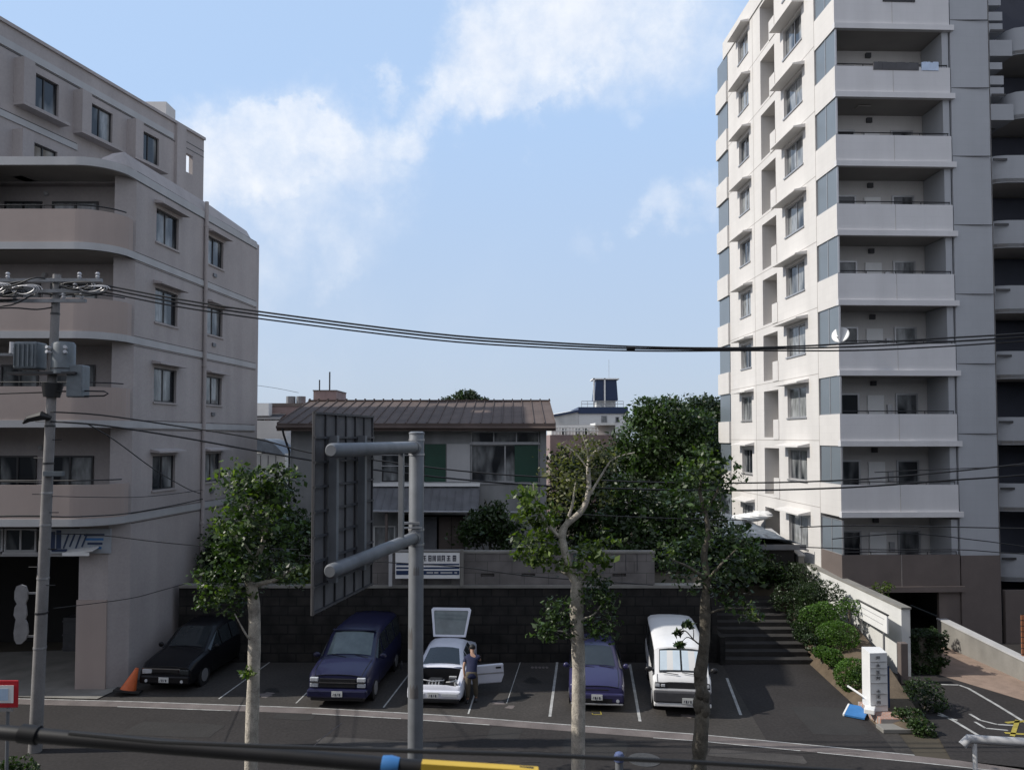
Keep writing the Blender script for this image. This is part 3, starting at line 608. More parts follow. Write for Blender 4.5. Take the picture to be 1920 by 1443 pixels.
# wall joints
mb = MB()
for u in (uj+.01, (ur[1]+us_[0])/2+.2): TS.box(mb, u, u+.025, 0, RZ, -.006, .01)
for z in FL: TS.box(mb, uj, ufar, z-.02, z+.005, -.006, .01)
mb.build('joint', M['soffit'], RT)
for i, z in enumerate(FL):
    low = i == 0
    wm = M['brownwall'] if low else M['cream']
    TS.window(RT, un[0], un[1], z+1.02, z+2.38, .2, M['alu'], M['glass'], 2, .05)
    TS.window(RT, us_[0], us_[1], z+1.02, z+2.3, .2, M['alu'], M['glass'], 2, .05)
    for (a, b, pr) in ((un[0], un[1], .55), (us_[0], us_[1], .5)):
        mb = MB(); P = [TS.pt(a-.3,z+2.68), TS.pt(b+.35,z+2.68), TS.pt(b+.35,z+2.56,-pr), TS.pt(a-.3,z+2.56,-pr), TS.pt(a-.3,z+2.52), TS.pt(b+.35,z+2.52), TS.pt(b+.35,z+2.5,-pr), TS.pt(a-.3,z+2.5,-pr)]
        mb.add(P, [(0,1,2,3),(4,5,6,7),(0,1,5,4),(1,2,6,5),(2,3,7,6),(3,0,4,7)]); mb.build('window_hood', M['cream'], RT)
    mb = MB(); TS.box(mb, ur[0]+.004, ur[1]-.004, z+.1, z+2.44, .9, .95); mb.build('recess_back', M['soffit'], RT)
    mb = MB(); TS.box(mb, ur[0]-.05, ur[0]+.62, z+.02, z+.98, -.03, .12); mb.build('recess_parapet', M['cream'], RT)
    # far end balcony: parapet stands proud, glass screen between
    mb = MB(); TS.box(mb, ufar, TS.L+.05, z-.2, z+1.02, -.12, .2); mb.build('end_parapet', M['cream'], RT)
    mb = MB(); TS.box(mb, ufar+.05, TS.L-.05, z+1.02, z+2.62, -.02, .02); mb.build('end_screen', M['frost'], RT)
    # near corner balcony
    pc = M['brownwall'] if low else M['parapet']
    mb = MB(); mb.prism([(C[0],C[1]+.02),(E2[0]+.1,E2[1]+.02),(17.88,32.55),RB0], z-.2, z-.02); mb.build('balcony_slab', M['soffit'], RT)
    ph = 1.22 if low else 1.05
    zb = z-.22
    mb = MB(); TF.box(mb, 0, TF.L-.02, zb+.2, z+ph, 0, .14); mb.build('parapet', pc, RT)
    mb = MB(); TF.box(mb, -.02, TF.L+.14, zb-.02, zb+.2, -.07, .14); mb.build('slab_edge', pc, RT)
    mb = MB(); TS.box(mb, -.0, uj, zb, z+ph, 0, .14); mb.build('side_parapet', M['brownwall'] if low else M['cream'], RT)
    mb = MB(); TF.box(mb, TF.L*.5, TF.L*.5+.015, zb+.2, z+ph, -.004, 0); mb.build('joint', M['soffit'], RT)
    mb = MB(); q = [TF.pt(u, z+ph+.12, .07) for u in (.1, 2, TF.L-.1)]; mb.tube(q, .022, 6)
    for u in (.12, 1.2, 2.4, 3.5, TF.L-.12): mb.tube([TF.pt(u, z+ph, .07), TF.pt(u, z+ph+.12, .07)], .016, 5)
    mb.build('handrail', M['black'], RT, smooth=True)
    mb = MB(); TS.box(mb, .04, uj-.04, z+ph+.03, z+2.58, .05, .07); g = mb.build('screen', M['frost'], RT)
    mb = MB(); TS.box(mb, .0, .045, z+ph+.002, z+2.6, .03, .09); TS.box(mb, uj*.5-.02, uj*.5+.02, z+ph+.002, z+2.6, .03, .09); TS.box(mb, 0, uj, z+ph, z+ph+.03, .03, .095); TS.box(mb, 0, uj, z+2.58, z+2.6, .03, .095); mb.build('screen_frame', M['alu'], g)
    mb = MB(); mb.box(17.6, 17.86, 30.92, 32.5, z, z+2.6); mb.build('partition', M['greywall'], RT)
    # back wall doors and windows
    BK = Wall((RB0[0], RB0[1]-.0), RB1, (15, 36))
    BK.window(RT, .62, 1.7, z+.05, z+1.98, -.1, M['alu'], M['glass_far'], 1, .07, 'balcony_door')
    BK.window(RT, 3.25, 4.2, z+.05, z+1.98, -.1, M['alu'], M['glass_far'], 1, .07, 'balcony_door')
    mb = MB(); BK.box(mb, 2.05, 2.75, z, z+1.9, -.06, 0); mb.build('service_door', M['white'], RT)
    mb = MB(); BK.box(mb, 2.88, 3.08, z+1.1, z+1.5, -.1, 0); mb.build('meter_box', M['alu'], RT); mb = MB(); BK.box(mb, 2.2, 2.42, z+2.3, z+2.5, -.12, 0); mb.build('vent', M['ribs'], RT)
    if i in (6, 8, 9): 
        mb = MB(); q = TF.pt(1.6+.3*(i%3), z+2.575, .9); mb.obox(q, (.55,.3,.05)); mb.build('ceiling_vent', M['soffit'], RT)
# stair column at the right end of the front
mb = MB(); W4(mb, [(17.88,32.5),(17.92,30.86),(19.52,30.95),(19.62,32.9)], 3.48, RZ); mb.build('column', M['greywall'], RT)
mb = MB(); W4(mb, [(17.88,32.6),(17.92,30.84),(19.55,30.93),(19.65,32.9)], 0, 3.5); mb.build('column_base', M['brownwall'], RT)
for z in FL[2:]:
    mb = MB(); mb.box(17.93,19.5,30.86,30.9,z+.25,z+.275); mb.build('joint', M['darkframe'], RT)
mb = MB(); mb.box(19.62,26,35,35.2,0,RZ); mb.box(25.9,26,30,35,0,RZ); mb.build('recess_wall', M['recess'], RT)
# right wing: curved balconies
for i, z in enumerate(FL[:-1]):
    c = (22.55, 33.6); path = [(20.6,34.9),(20.6,33.2)]+arc((21.9,33.2),1.3,180,250,6)+[(24.5,31.9)]
    path = [(20.75,35),(20.62,33.4),(20.66,33.05),(20.9,32.8),(21.3,32.7),(26,32.6)]
    if i in (7,8): path = [(21.75,35)]+[(21.6+(x-20.62)*.9,y) for x,y in path[1:-1]]+[(26,32.6)]
    mb = MB(); mb.strip(path, z-.2, z+.98, .12); mb.build('wing_parapet', M['greywall'], RT, smooth=True)
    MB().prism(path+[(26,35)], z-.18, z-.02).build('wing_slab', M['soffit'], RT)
    mb = MB(); mb.box(20.7,21.3,32.62,32.66,z+.72,z+.82); mb.build('drain_slot', M['darkframe'], RT)
    if i in (7,8):
        for k,(za,zb,xb) in enumerate(((-.28,.42,21.7),(.75,1.15,21.3),(1.28,1.66,21.3),(1.95,2.25,21.25))):
            mb = MB(); mb.box(20.72-.03*k,xb,32.75,33.6,z+za,z+zb); mb.build('service_ledge', M['greywall'], RT)
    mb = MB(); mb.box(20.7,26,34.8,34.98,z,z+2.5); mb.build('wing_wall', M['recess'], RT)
# ground floor: dark garage mouth and brown walls
mb = MB(); mb.box(17.05,17.9,30.9,31.05,0,2.05); mb.build('ground_wall', M['brownwall'], RT)
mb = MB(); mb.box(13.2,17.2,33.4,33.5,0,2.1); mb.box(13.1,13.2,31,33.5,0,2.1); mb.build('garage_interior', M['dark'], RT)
mb = MB(); mb.box(19.7,26,30.9,31.1,0,2.1); mb.build('ground_wall', M['brownwall'], RT)
mb = MB(); TS.box(mb, -.2, .0, 0, 2.08, 0, .35); mb.build('pillar', M['brownwall'], RT)
# satellite dish on the sixth balcony, bedding on another
p = TS.pt(.25, FL[3]+1.05+.0, .1); zz = FL[3]+1.05
dm = thing('satellite_dish', 'white satellite dish clamped to a sunlit balcony corner of the tower', 'satellite dish', (p[0], p[1], zz))
mb = MB(); c = Vector((p[0]+.05, p[1]-.1, zz+.36)); ax = Vector((-.62,-.72,.32)).normalized(); rings = []
xx = ax.cross(Vector((0,0,1))).normalized(); yy = xx.cross(ax); vs_l = []; nr = 6; nn = 24
for j in range(nr+1):
    r = .33*j/nr; 
    for k in range(nn): vs_l.append(c+xx*r*1.05*math.cos(2*math.pi*k/nn)+yy*r*math.sin(2*math.pi*k/nn)+ax*(.12*r*r))
mb.add(vs_l, [(j*nn+k, j*nn+(k+1)%nn, (j+1)*nn+(k+1)%nn, (j+1)*nn+k) for j in range(nr) for k in range(nn)])
d_ = mb.build('reflector', M['white'], dm, smooth=True); s_ = d_.modifiers.new('s','SOLIDIFY'); s_.thickness = .015
mb = MB(); mb.tube([c-yy*.28, c+ax*.3-yy*.24], .012, 6); mb.build('feed_arm', M['alu'], dm)
mb = MB(); mb.tube([c+ax*.28-yy*.25, c+ax*.36-yy*.22], .03, 10); mb.build('receiver', M['white'], dm)
mb = MB(); mb.tube([(p[0],p[1],zz-.02),(p[0],p[1],zz+.3),c-ax*.02], .022, 8); mb.build('bracket', M['alu'], dm)
for (f, px0, px1, nm, lab, m_, hh) in ((8,1660,1720,'laundry','dark washing laid along the balcony rail below the top','black',.10),(7,1731,1762,'bedding','pale blue bedding folded over a high balcony rail','frost',.14),(7,1640,1725,'laundry','grey clothes lying on the rail left of the pale blue bedding','ribs',.09)):
    u0 = TF.uz(px0, 300)[0]; u1 = TF.uz(px1, 300)[0]; z = FL[f]+1.05+.144
    mb = MB(); n = 10
    for k in range(n):
        a = u0+(u1-u0)*k/n; b = u0+(u1-u0)*(k+1)/n+.01; h = hh*random.uniform(.6, 1.1)
        TF.box(mb, a, b, z-.28, z+h*.5, -.02-random.uniform(.005,.02), .03)
    mm = mat('bedding_cloth', (.5,.6,.75), .9, .15, 6.) if f == 7 and nm == 'bedding' else M[m_]
    tag(mb.build(nm, mm), lab, nm)
tag((lambda m: (m.tube([TF.pt(3.2,FL[8]+1.2,.2), TF.pt(4.5,FL[8]+1.5,.25)], .025, 6), m.build('drying_pole', M['alu']))[1])(MB()), 'slanting metal drying pole on the second highest balcony', 'pole')
# ------------------------------------------------------------------ foliage
def leaves(blobs, n, size, name, m, parent, shell=.55, up=.5, clump=14, spread=.16):
    """leaf-sized rhombs scattered in clumps through ellipsoids: (centre, radii, weight)"""
    w = np.array([b[2]*b[1][0]*b[1][1]*b[1][2] for b in blobs])**.75; w /= w.sum()
    P = []
    for b, k in zip(blobs, w):
        nc = max(4, int(n*k/clump)); d = rng.normal(size=(nc, 3)); d /= np.linalg.norm(d, axis=1)[:, None]
        r = (shell+(1-shell)*rng.random(nc))**.6; r = np.where(rng.random(nc) < .25, rng.random(nc)*.8, r)
        c = np.array(b[0])+d*r[:, None]*np.array(b[1])
        rad = np.mean(b[1]); q = np.repeat(c, clump, axis=0)+rng.normal(size=(nc*clump, 3))*spread*rad**.5*np.array([1,1,.55])
        P.append(q)
    P = np.concatenate(P); k = len(P)
    nrm = rng.normal(size=(k, 3)); nrm[:, 2] += up*2; nrm /= np.linalg.norm(nrm, axis=1)[:, None]
    a = np.cross(nrm, rng.normal(size=(k, 3))); a /= np.linalg.norm(a, axis=1)[:, None]; b = np.cross(nrm, a)
    s = size*(.45+1.0*rng.random(k)**1.5)[:, None]*np.repeat(.75+.5*rng.random(k//clump), clump)[:, None]
    V = np.empty((k, 4, 3)); V[:, 0] = P-a*s*.5; V[:, 1] = P+b*s*.3-nrm*s*.06; V[:, 2] = P+a*s*.6; V[:, 3] = P-b*s*.3-nrm*s*.06
    sh = np.array(rloc(parent)) if parent else np.zeros(3)
    V = V.reshape(-1, 3)-sh
    me = bpy.data.meshes.new(name); me.vertices.add(k*4); me.vertices.foreach_set('co', V.ravel())
    me.loops.add(k*4); me.loops.foreach_set('vertex_index', np.arange(k*4)); me.polygons.add(k)
    me.polygons.foreach_set('loop_start', np.arange(0, k*4, 4)); me.update(); me.validate(); me.materials.append(m)
    o = bpy.data.objects.new(name, me); COL.objects.link(o); o.parent = parent; return o
def limb(pts, r0, r1, n=9, wob=.0):
    P = [Vector(p) for p in pts]; Q = []
    m = len(P)
    for i in range(m-1):
        for k in range(4):
            t = k/4; p0, p1, p2, p3 = P[max(i-1,0)], P[i], P[i+1], P[min(i+2,m-1)]
            Q.append(.5*((2*p1)+(p2-p0)*t+(2*p0-5*p1+4*p2-p3)*t*t+(3*p1-p0-3*p2+p3)*t**3))
    Q.append(P[-1]); k = len(Q)
    return Q, [(r0+(r1-r0)*i/(k-1))*(1+random.uniform(-wob, wob)) for i in range(k)]
TY = 18.2
def px(x, y, Y=TY): return tuple(at(x, y, Y))
def pxr(r, Y=TY): return r*Y/F
def street_tree(label, base, trunk, r0, r1, limbs, blobs, n, m, bark, size=.13, extra=None, wob=.06):
    t = thing('street_tree', label, 'tree', (base[0], base[1], 0), 'street trees in front of the car park')
    Q, r = limb(trunk, r0, r1, wob=wob); MB().tube(Q, r, 12).build('trunk', bark, t, smooth=True, ang=80)
    for l, a, b in limbs:
        Q, r = limb(l, a, b, wob=.1); MB().tube(Q, r, 7).build('branch', bark, t, smooth=True, ang=80)
    leaves(blobs, n, size, 'crown', m, t, clump=11, spread=.17)
    if extra: leaves(extra[0], extra[1], size*.8, 'crown', extra[2], t, clump=9, spread=.16)
    return t
def B(x, y, r, Y=TY, w=1, sy=1.0, sz=.9): 
    k = pxr(r, Y); return (px(x, y, Y), (k, k*sy, k*sz), w)
b0 = gnd(470, 1475); b0 = Vector((px(470,1475)[0], TY, 0))
street_tree('pale street tree before the left block with dense dark green crown and forked trunk', b0,
    [b0, px(472,1380), px(476,1250), px(477,1150), px(471,1095)], .165, .13,
    [([px(472,1100), px(462,1075), px(480,1050), px(497,1000), px(503,930), px(506,895)], .085, .03),
     ([px(474,1098), px(495,1092), px(520,1085,18.0), px(545,1068,17.8), px(560,1062,17.7)], .07, .02),
     ([px(475,1200), px(462,1190,18), px(440,1150,17.9)], .035, .012), ([px(497,1000), px(470,960), px(455,930)], .04, .012), ([px(480,1050), px(450,1010), px(425,995)], .035,.01)],
    [B(490,915,52), B(450,905,42), B(525,905,40), B(480,965,62), B(432,1000,45), B(520,985,48), B(400,1112,34), B(440,1095,42), B(390,1075,28), B(430,1135,26), B(450,1050,55), B(548,1078,30,17.7), B(505,1045,36), B(462,1260,10)],
    4700, M['leaf_deep'], M['bark_pale'], .135, ([B(390,1100,34,17.8), B(425,1115,32,17.8), B(560,1075,26,17.6), B(440,900,42,17.8), B(520,895,36,17.8), B(420,985,34,17.7), B(462,1258,9,17.95), B(500,960,44,17.7)], 700, M['leaf']))
b1 = Vector((px(1084,1475)[0], TY, 0))
street_tree('tall pale-barked street tree at the centre with thin crown and leafy shoots on its trunk', b1,
    [b1, px(1084,1380), px(1085,1250), px(1081,1150), px(1083,1088)], .165, .15,
    [([px(1083,1100), px(1066,1060), px(1054,1010), px(1060,985), px(1092,955), px(1104,915), px(1104,865), px(1126,838)], .12, .035),
     ([px(1054,1010), px(1032,990), px(1014,965), px(1003,930), px(1000,905)], .05, .015),
     ([px(1060,985), px(1072,950), px(1076,925), px(1080,900)], .045, .012), ([px(1104,930), px(1128,890), px(1150,860), px(1190,848)], .035, .01),
     ([px(1083,1092), px(1100,1078), px(1120,1060,18), px(1135,1040,18)], .05, .015), ([px(1078,1085), px(1060,1075), px(1040,1068)], .05, .015),
     ([px(1076,1205,18.0), px(1060,1185,17.9), px(1042,1182,17.8)], .03, .01), ([px(1092,1160,18.1), px(1115,1150,17.9), px(1135,1120,17.9)], .03, .01), ([px(1090,1200), px(1110,1192), px(1130,1180)], .03, .01),
     ([px(1104,865), px(1098,835), px(1090,810)], .025, .007), ([px(1104,880), px(1080,850), px(1060,835)], .025, .007)],
    [B(1000,930,34), B(985,960,26), B(1010,970,36), B(1000,1020,40), B(1020,1050,40), B(985,1040,20), B(1095,1015,30,18.3,.5), B(1110,1050,40), B(1140,1010,25,18.3,.5)],
    1900, M['leaf'], M['bark_pale'], .145, ([B(1028,1160,24,17.9), B(1046,1140,26,17.9), B(1018,1185,20,17.8), B(1055,1175,22,17.9), B(1130,1130,32,17.9), B(1135,1175,28,18), B(1110,1110,28,18), B(1125,1100,26), B(1040,1190,16,17.9), B(1110,1180,22,18)], 1500, M['leaf_deep']), wob=.05)
leaves([B(1050,880,34,18.4,.7), B(1075,850,34,18.4,.7), B(1120,870,30,18.4,.6), B(1095,830,28,18.4,.6), B(1055,935,34,18.4,.8), B(1130,930,26,18.4,.6), B(1090,900,36,18.5,.7), B(1065,905,30,17.9,.6), B(1120,845,30,18.,.6), B(1160,860,22,18.,.4), B(1040,850,22,18.3,.4)], 1500, .10, 'crown', M['leaf_dry'], COL.objects['street_tree.001'], clump=5, spread=.2)
b2 = Vector((px(1312,1475)[0], TY+.1, 0)); T2 = TY+.1
street_tree('dark knobbly street tree in front of the white van with a wide ragged crown', b2,
    [b2, px(1311,1420,T2), px(1316,1350,T2), px(1318,1310,T2), px(1313,1270,T2), px(1321,1200,T2), px(1322,1120,T2)], .185, .12,
    [([px(1322,1125,T2), px(1325,1080,T2), px(1320,1040,T2), px(1328,1000,T2), px(1322,960,T2), px(1312,920,T2), px(1318,880,T2)], .1, .03),
     ([px(1325,1085,T2), px(1310,1075,18), px(1290,1062,17.9), px(1262,1050,17.8)], .055, .018), ([px(1326,1090,T2), px(1350,1060,18), px(1380,1030,18)], .05, .015),
     ([px(1322,960,T2), px(1345,920,T2), px(1352,880,T2)], .04, .012), ([px(1326,1150,T2), px(1360,1140,18), px(1395,1140,18)], .03, .01),
     ([px(1318,1212,17.95), px(1302,1200,17.85), px(1285,1182,17.8), px(1272,1186,17.75)], .022, .008), ([px(1302,1200,17.85), px(1288,1194,17.8), px(1276,1206,17.75)], .014, .006), ([px(1300,1200,17.85), px(1300,1180,17.8), px(1290,1172,17.8)], .012, .006)],
    [B(1320,880,50,T2), B(1290,900,36,T2), B(1360,890,36,T2), B(1340,930,36,T2), B(1290,945,34,T2), B(1265,1030,38,T2), B(1245,1050,24,T2), B(1290,1080,36,T2), B(1300,1010,34,T2,.7), B(1370,1020,44,T2), B(1395,1060,36,T2), B(1340,1070,44,T2), B(1405,1145,28,18), B(1365,1120,34,T2), B(1390,1010,30,T2), B(1420,1040,24,T2)],
    2500, M['leaf_deep'], M['bark_dark'], .13, ([B(1250,1040,24,17.8), B(1320,865,34,17.9), B(1405,1150,22,17.8), B(1350,885,22,17.9)], 420, M['leaf']), wob=.14)
mb = MB()
for (x,y,r_,yy) in ((1309,1262,.11,18.25),(1311,1318,.15,18.28),(1320,1302,.13,18.25),(1317,1345,.12,18.28),(1312,1296,.11,18.2),(1322,1330,.12,18.22)): mb.ell(px(x,y,yy), (r_,r_,r_*1.7), 10, 7, .16)
mb.build('burl', M['bark_dark'], COL.objects['street_tree.002'], smooth=True, ang=80)
leaves([((px(1268,1188,17.75)),(.16,.1,.06),1),((px(1274,1208,17.75)),(.16,.1,.06),1),((px(1290,1172,17.8)),(.14,.1,.06),1)], 80, .20, 'leaf_spray', M['hedge_dark'], COL.objects['street_tree.002'], clump=6, spread=.06)
# trees on the raised ground behind the car park
def garden_tree(label, base, h, blobs, n, m, size, name='garden_tree', group='trees and bushes on the raised ground', r=.2):
    t = thing(name, label, 'tree', base, group); top = blobs[0][0]
    Q, rr = limb([base, (base[0]+.1, base[1], base[2]+h*.5), top], r, r*.3, wob=.1); MB().tube(Q, rr, 9).build('trunk', M['bark_dark'], t, smooth=True)
    for bl in blobs[1:6]:
        Q, rr = limb([(base[0]+.05, base[1], base[2]+h*.45), tuple((Vector(bl[0])+Vector(top))/2-Vector((0,0,.5))), bl[0]], r*.45, .03, wob=.1); MB().tube(Q, rr, 6).build('branch', M['bark_dark'], t, smooth=True)
    leaves(blobs, n, size, 'crown', m, t, clump=16, spread=.22); return t
def GB(x, y, r, Y, w=1, sz=.85): k = r*Y/F; return (tuple(at(x, y, Y)), (k, k, k*sz), w)
garden_tree('big bright green tree behind the centre of the car park, rising above the blue-white building', (at(1230,1000,47).x, 47, 2.6), 4,
    [GB(1235,790,48,47), GB(1200,830,50,46), GB(1270,830,60,47.5), GB(1185,880,48,45.5), GB(1235,900,62,46), GB(1290,900,55,47), GB(1215,770,30,47), GB(1170,850,28,45.5), GB(1255,764,26,47.5), GB(1190,790,26,46.5), GB(1305,800,40,47.5), GB(1320,860,45,47.5)], 26000, M['leaf_deep'], .24)
garden_tree('tall grey-green tree close to the sunlit side wall of the tower', (at(1330,1000,53).x, 53, 2.6), 5,
    [GB(1318,790,52,53), GB(1345,830,45,52.5), GB(1290,800,45,53), GB(1350,780,28,52), GB(1330,870,55,52), GB(1345,900,45,51), GB(1295,765,26,53), GB(1330,762,26,53)], 20000, M['leaf_grey'], .24)
garden_tree('dark spreading tree low behind the dark knobbly street tree', (at(1215,1080,33).x, 33, 2.6), 2.5,
    [GB(1220,960,65,33), GB(1170,930,45,33), GB(1270,970,60,33), GB(1320,960,50,33.5), GB(1150,980,40,32.5), GB(1200,1020,55,32), GB(1280,1030,60,32), GB(1340,1020,50,33), GB(1395,1045,42,32.5), GB(1430,1068,34,32.5), GB(1370,1080,36,32)], 15000, M['hedge_dark'], .2)
garden_tree('dark ivy-covered tree behind the pale centre street tree beside the house', (at(1080,1060,36).x, 36, 2.7), 2.5,
    [GB(1075,900,42,36), GB(1110,880,42,36.5), GB(1060,960,42,35.5), GB(1110,950,46,35.5), GB(1140,920,36,36), GB(1085,1000,42,35), GB(1130,1000,40,35), GB(1045,930,24,36), GB(1060,868,32,36.5), GB(1125,855,26,36.5)], 12500, M['hedge_dark'], .18)
garden_tree('dark tree between the left block and the back of the road sign', (at(545,1060,31).x, 31, 2.7), 2,
    [GB(530,985,45,31), GB(560,1010,40,30.5), GB(500,1000,45,31), GB(545,1050,40,30), GB(470,1010,45,31.5), GB(520,930,28,31)], 8000, M['hedge_dark'], .17)
garden_tree('low leafy bush under the road sign on top of the stone wall', (at(555,1120,28.9).x, 28.9, 2.7), .4,
    [GB(548,1085,26,28.9), GB(575,1080,18,28.9), GB(525,1092,18,28.9)], 2200, M['leaf'], .13, 'garden_bush', r=.06)
garden_tree('dark shaded bush at the foot of the house, right of the banner', (at(915,1050,30.5).x, 30.5, 2.7), .8,
    [GB(915,985,38,30.5), GB(890,1000,30,30.5), GB(945,1000,34,30.5), GB(930,960,25,30.5)], 5000, M['hedge_dark'], .16, 'garden_bush', r=.07)
garden_tree('far round tree top showing above the brown house roof', (at(865,820,72).x, 72, 0), 9,
    [GB(872,748,22,72), GB(850,755,18,72), GB(893,755,18,72), GB(868,770,26,72), GB(840,765,13,72), GB(905,765,14,72)], 6000, M['leaf_grey'], .3, group='far trees')
garden_tree('dark bush pressed against the end of the tan block behind the left street tree', (at(430,1100,30).x, 30, 0), 2.5,
    [GB(440,1010,45,30), GB(425,1060,45,30), GB(460,1080,40,30), GB(405,1040,22,30)], 6000, M['hedge_dark'], .16, 'garden_bush', r=.1)
# clipped azaleas on the bank
def shrub(label, c, r, m, n, lump=0, name='clipped_shrub', group='clipped shrubs on the bank', size=.075, spread=.05):
    t = thing(name, label, 'shrub', (c[0], c[1], c[2]-r[2]), group)
    mb = MB(); mb.tube([(c[0],c[1],c[2]-r[2]-.1),(c[0],c[1],c[2])], .05, 6); mb.build('stem', M['bark_dark'], t)
    bl = [(c, (r[0]*.8, r[1]*.8, r[2]*.8), 1)]
    for k in range(lump):
        a = random.uniform(0, 6.28); bl.append(((c[0]+r[0]*.5*math.cos(a), c[1]+r[1]*.5*math.sin(a), c[2]+r[2]*random.uniform(-.2,.35)), (r[0]*.5, r[1]*.5, r[2]*.45), 1))
    leaves(bl, n, size, 'foliage', m, t, shell=.88, clump=8, spread=spread); return t
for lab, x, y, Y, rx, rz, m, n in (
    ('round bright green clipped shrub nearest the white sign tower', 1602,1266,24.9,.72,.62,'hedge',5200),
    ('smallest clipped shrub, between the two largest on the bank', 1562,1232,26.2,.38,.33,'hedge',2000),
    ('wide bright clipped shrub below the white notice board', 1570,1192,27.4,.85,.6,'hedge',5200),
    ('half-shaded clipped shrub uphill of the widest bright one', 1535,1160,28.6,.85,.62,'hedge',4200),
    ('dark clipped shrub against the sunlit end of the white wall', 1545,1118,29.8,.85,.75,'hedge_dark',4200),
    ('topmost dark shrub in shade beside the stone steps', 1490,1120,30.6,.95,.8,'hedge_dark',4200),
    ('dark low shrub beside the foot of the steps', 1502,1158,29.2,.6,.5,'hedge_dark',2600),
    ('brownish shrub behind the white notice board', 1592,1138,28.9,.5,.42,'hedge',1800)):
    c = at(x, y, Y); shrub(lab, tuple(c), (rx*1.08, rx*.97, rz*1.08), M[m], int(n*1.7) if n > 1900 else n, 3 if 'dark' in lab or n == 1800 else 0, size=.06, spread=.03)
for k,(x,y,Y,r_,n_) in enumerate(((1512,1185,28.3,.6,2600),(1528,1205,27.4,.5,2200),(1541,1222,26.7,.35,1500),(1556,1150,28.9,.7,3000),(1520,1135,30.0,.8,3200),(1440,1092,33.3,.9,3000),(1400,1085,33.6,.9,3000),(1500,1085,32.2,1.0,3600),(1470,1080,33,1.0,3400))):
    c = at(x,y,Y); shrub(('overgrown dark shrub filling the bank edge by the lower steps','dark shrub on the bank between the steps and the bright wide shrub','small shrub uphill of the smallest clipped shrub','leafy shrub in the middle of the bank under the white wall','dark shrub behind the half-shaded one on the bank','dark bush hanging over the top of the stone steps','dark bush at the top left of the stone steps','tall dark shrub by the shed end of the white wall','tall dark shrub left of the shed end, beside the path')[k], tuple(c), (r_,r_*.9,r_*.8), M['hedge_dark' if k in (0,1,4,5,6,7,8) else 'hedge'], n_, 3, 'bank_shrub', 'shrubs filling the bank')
c = at(1655,1105,29.6); shrub('small bush growing over the white wall under the brown balcony', (c.x,c.y,c.z), (.45,.4,.4), M['leaf'], 700, 2, 'wall_bush', 'bushes by the tower')
for lab, x, y, Y, r, m in (('loose dark bush beside the white sign tower', 1735,1305,23.6,.75,'hedge_dark'),('green bush at the foot of the sign tower', 1708,1350,22.2,.5,'leaf_deep'),('low green bush at the tip of the planted island', 1730,1368,21.6,.4,'leaf_deep')):
    c = at(x, y, Y); shrub(lab, tuple(c), (r, r*.9, r*.9), M[m], 2600, 3, 'island_bush', 'bushes by the tower')
hb = thing('box_hedge', 'square clipped box hedge by the dark garage mouth', 'hedge', (14.35, 27.4, 0))
def hedge_box(root, x0, x1, y0, y1, z0, z1, n, m):
    mb = MB(); mb.box(x0+.1,x1-.1,y0+.1,y1-.1,z0,z1-.1); mb.build('twigs', M['bark_dark'], root)
    bl = []
    for k in range(90):
        f = random.choice('fftlr'); x = random.uniform(x0,x1); y = random.uniform(y0,y1); z = random.uniform(z0,z1)
        if f == 'f': y = y0
        if f == 't': z = z1
        if f == 'l': x = x0
        if f == 'r': x = x1
        bl.append(((x,y,z),(.03 if f in 'lr' else .25,.03 if f=='f' else .25,.03 if f=='t' else .2),1))
    leaves(bl, n, .07, 'foliage', m, root, shell=.2, clump=10, spread=.05)
hedge_box(hb, 13.75, 15.05, 26.9, 27.9, 0, 1.35, 17000, M['hedge_dark'])
# ------------------------------------------------------------------ raised ground, retaining wall, steps
WY = 28.35
mb = MB(); mb.box(-11.8, 7.35, WY+.35, 66, -.3, 2.72); mb.box(7.35, 12.3, 32.4, 47, -.3, 2.0); mb.box(7.35, 30, 47, 66, -.3, 2.6); mb.box(-40,-11.7,36.2,66,-.3,2.6); mb.build('terrace', M['earth'])['kind'] = 'structure'
rw = thing('retaining_wall', 'dark mossy stone retaining wall behind the parked cars', 'wall', (-2, WY, 0))
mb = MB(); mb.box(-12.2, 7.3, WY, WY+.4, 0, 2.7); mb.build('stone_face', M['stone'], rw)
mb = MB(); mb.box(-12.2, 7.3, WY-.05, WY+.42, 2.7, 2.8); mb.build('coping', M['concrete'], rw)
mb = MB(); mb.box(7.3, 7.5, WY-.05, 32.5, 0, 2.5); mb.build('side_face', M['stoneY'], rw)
gw = thing('garden_wall', 'grey block garden wall with small vents on top of the retaining wall', 'wall', (0, WY+.2, 2.8))
x0 = at(690,1060,WY+.2).x; x1 = at(1226,1060,WY+.2).x
GW = Wall((x0, WY+.12), (x1, WY+.12), (0, 40)); vents = [(a-x0, a-x0+.5, 3.08, 3.2) for a in (-1.15,.35,-3.6,3.7)]
mb = MB(); GW.holes(mb, 0, GW.L, 2.8, 3.95, vents, .1); mb.box(x0,x1,WY+.24,WY+.3,2.8,3.95); mb.box(x1,x1+.01,WY+.12,WY+.3,2.8,3.95); mb.build('block_face', M['blockwall'], gw)
mb = MB(); mb.box(x0-.03,x1+.04,WY+.08,WY+.34,3.95,4.03); mb.build('coping', M['concrete'], gw)
mb = MB(); 
for i in range(4): mb.box(x1-.0-1.9+i*.42,x1-1.88+i*.42,WY+.105,WY+.12,3.3,3.9)
mb.build('panel_joint', M['ribs'], gw)
st = thing('stone_steps', 'shaded stone steps climbing beside the hedge at the end of the driveway', 'steps', (9.2, 29, 0))
for k in range(9):
    y = 28.1+k*.42; mb = MB(); mb.box(7.7, 10.9, y, y+.5 if k < 8 else 33, 0, .17*(k+1)); mb.build('step', M['step'], st, bevel=.012)
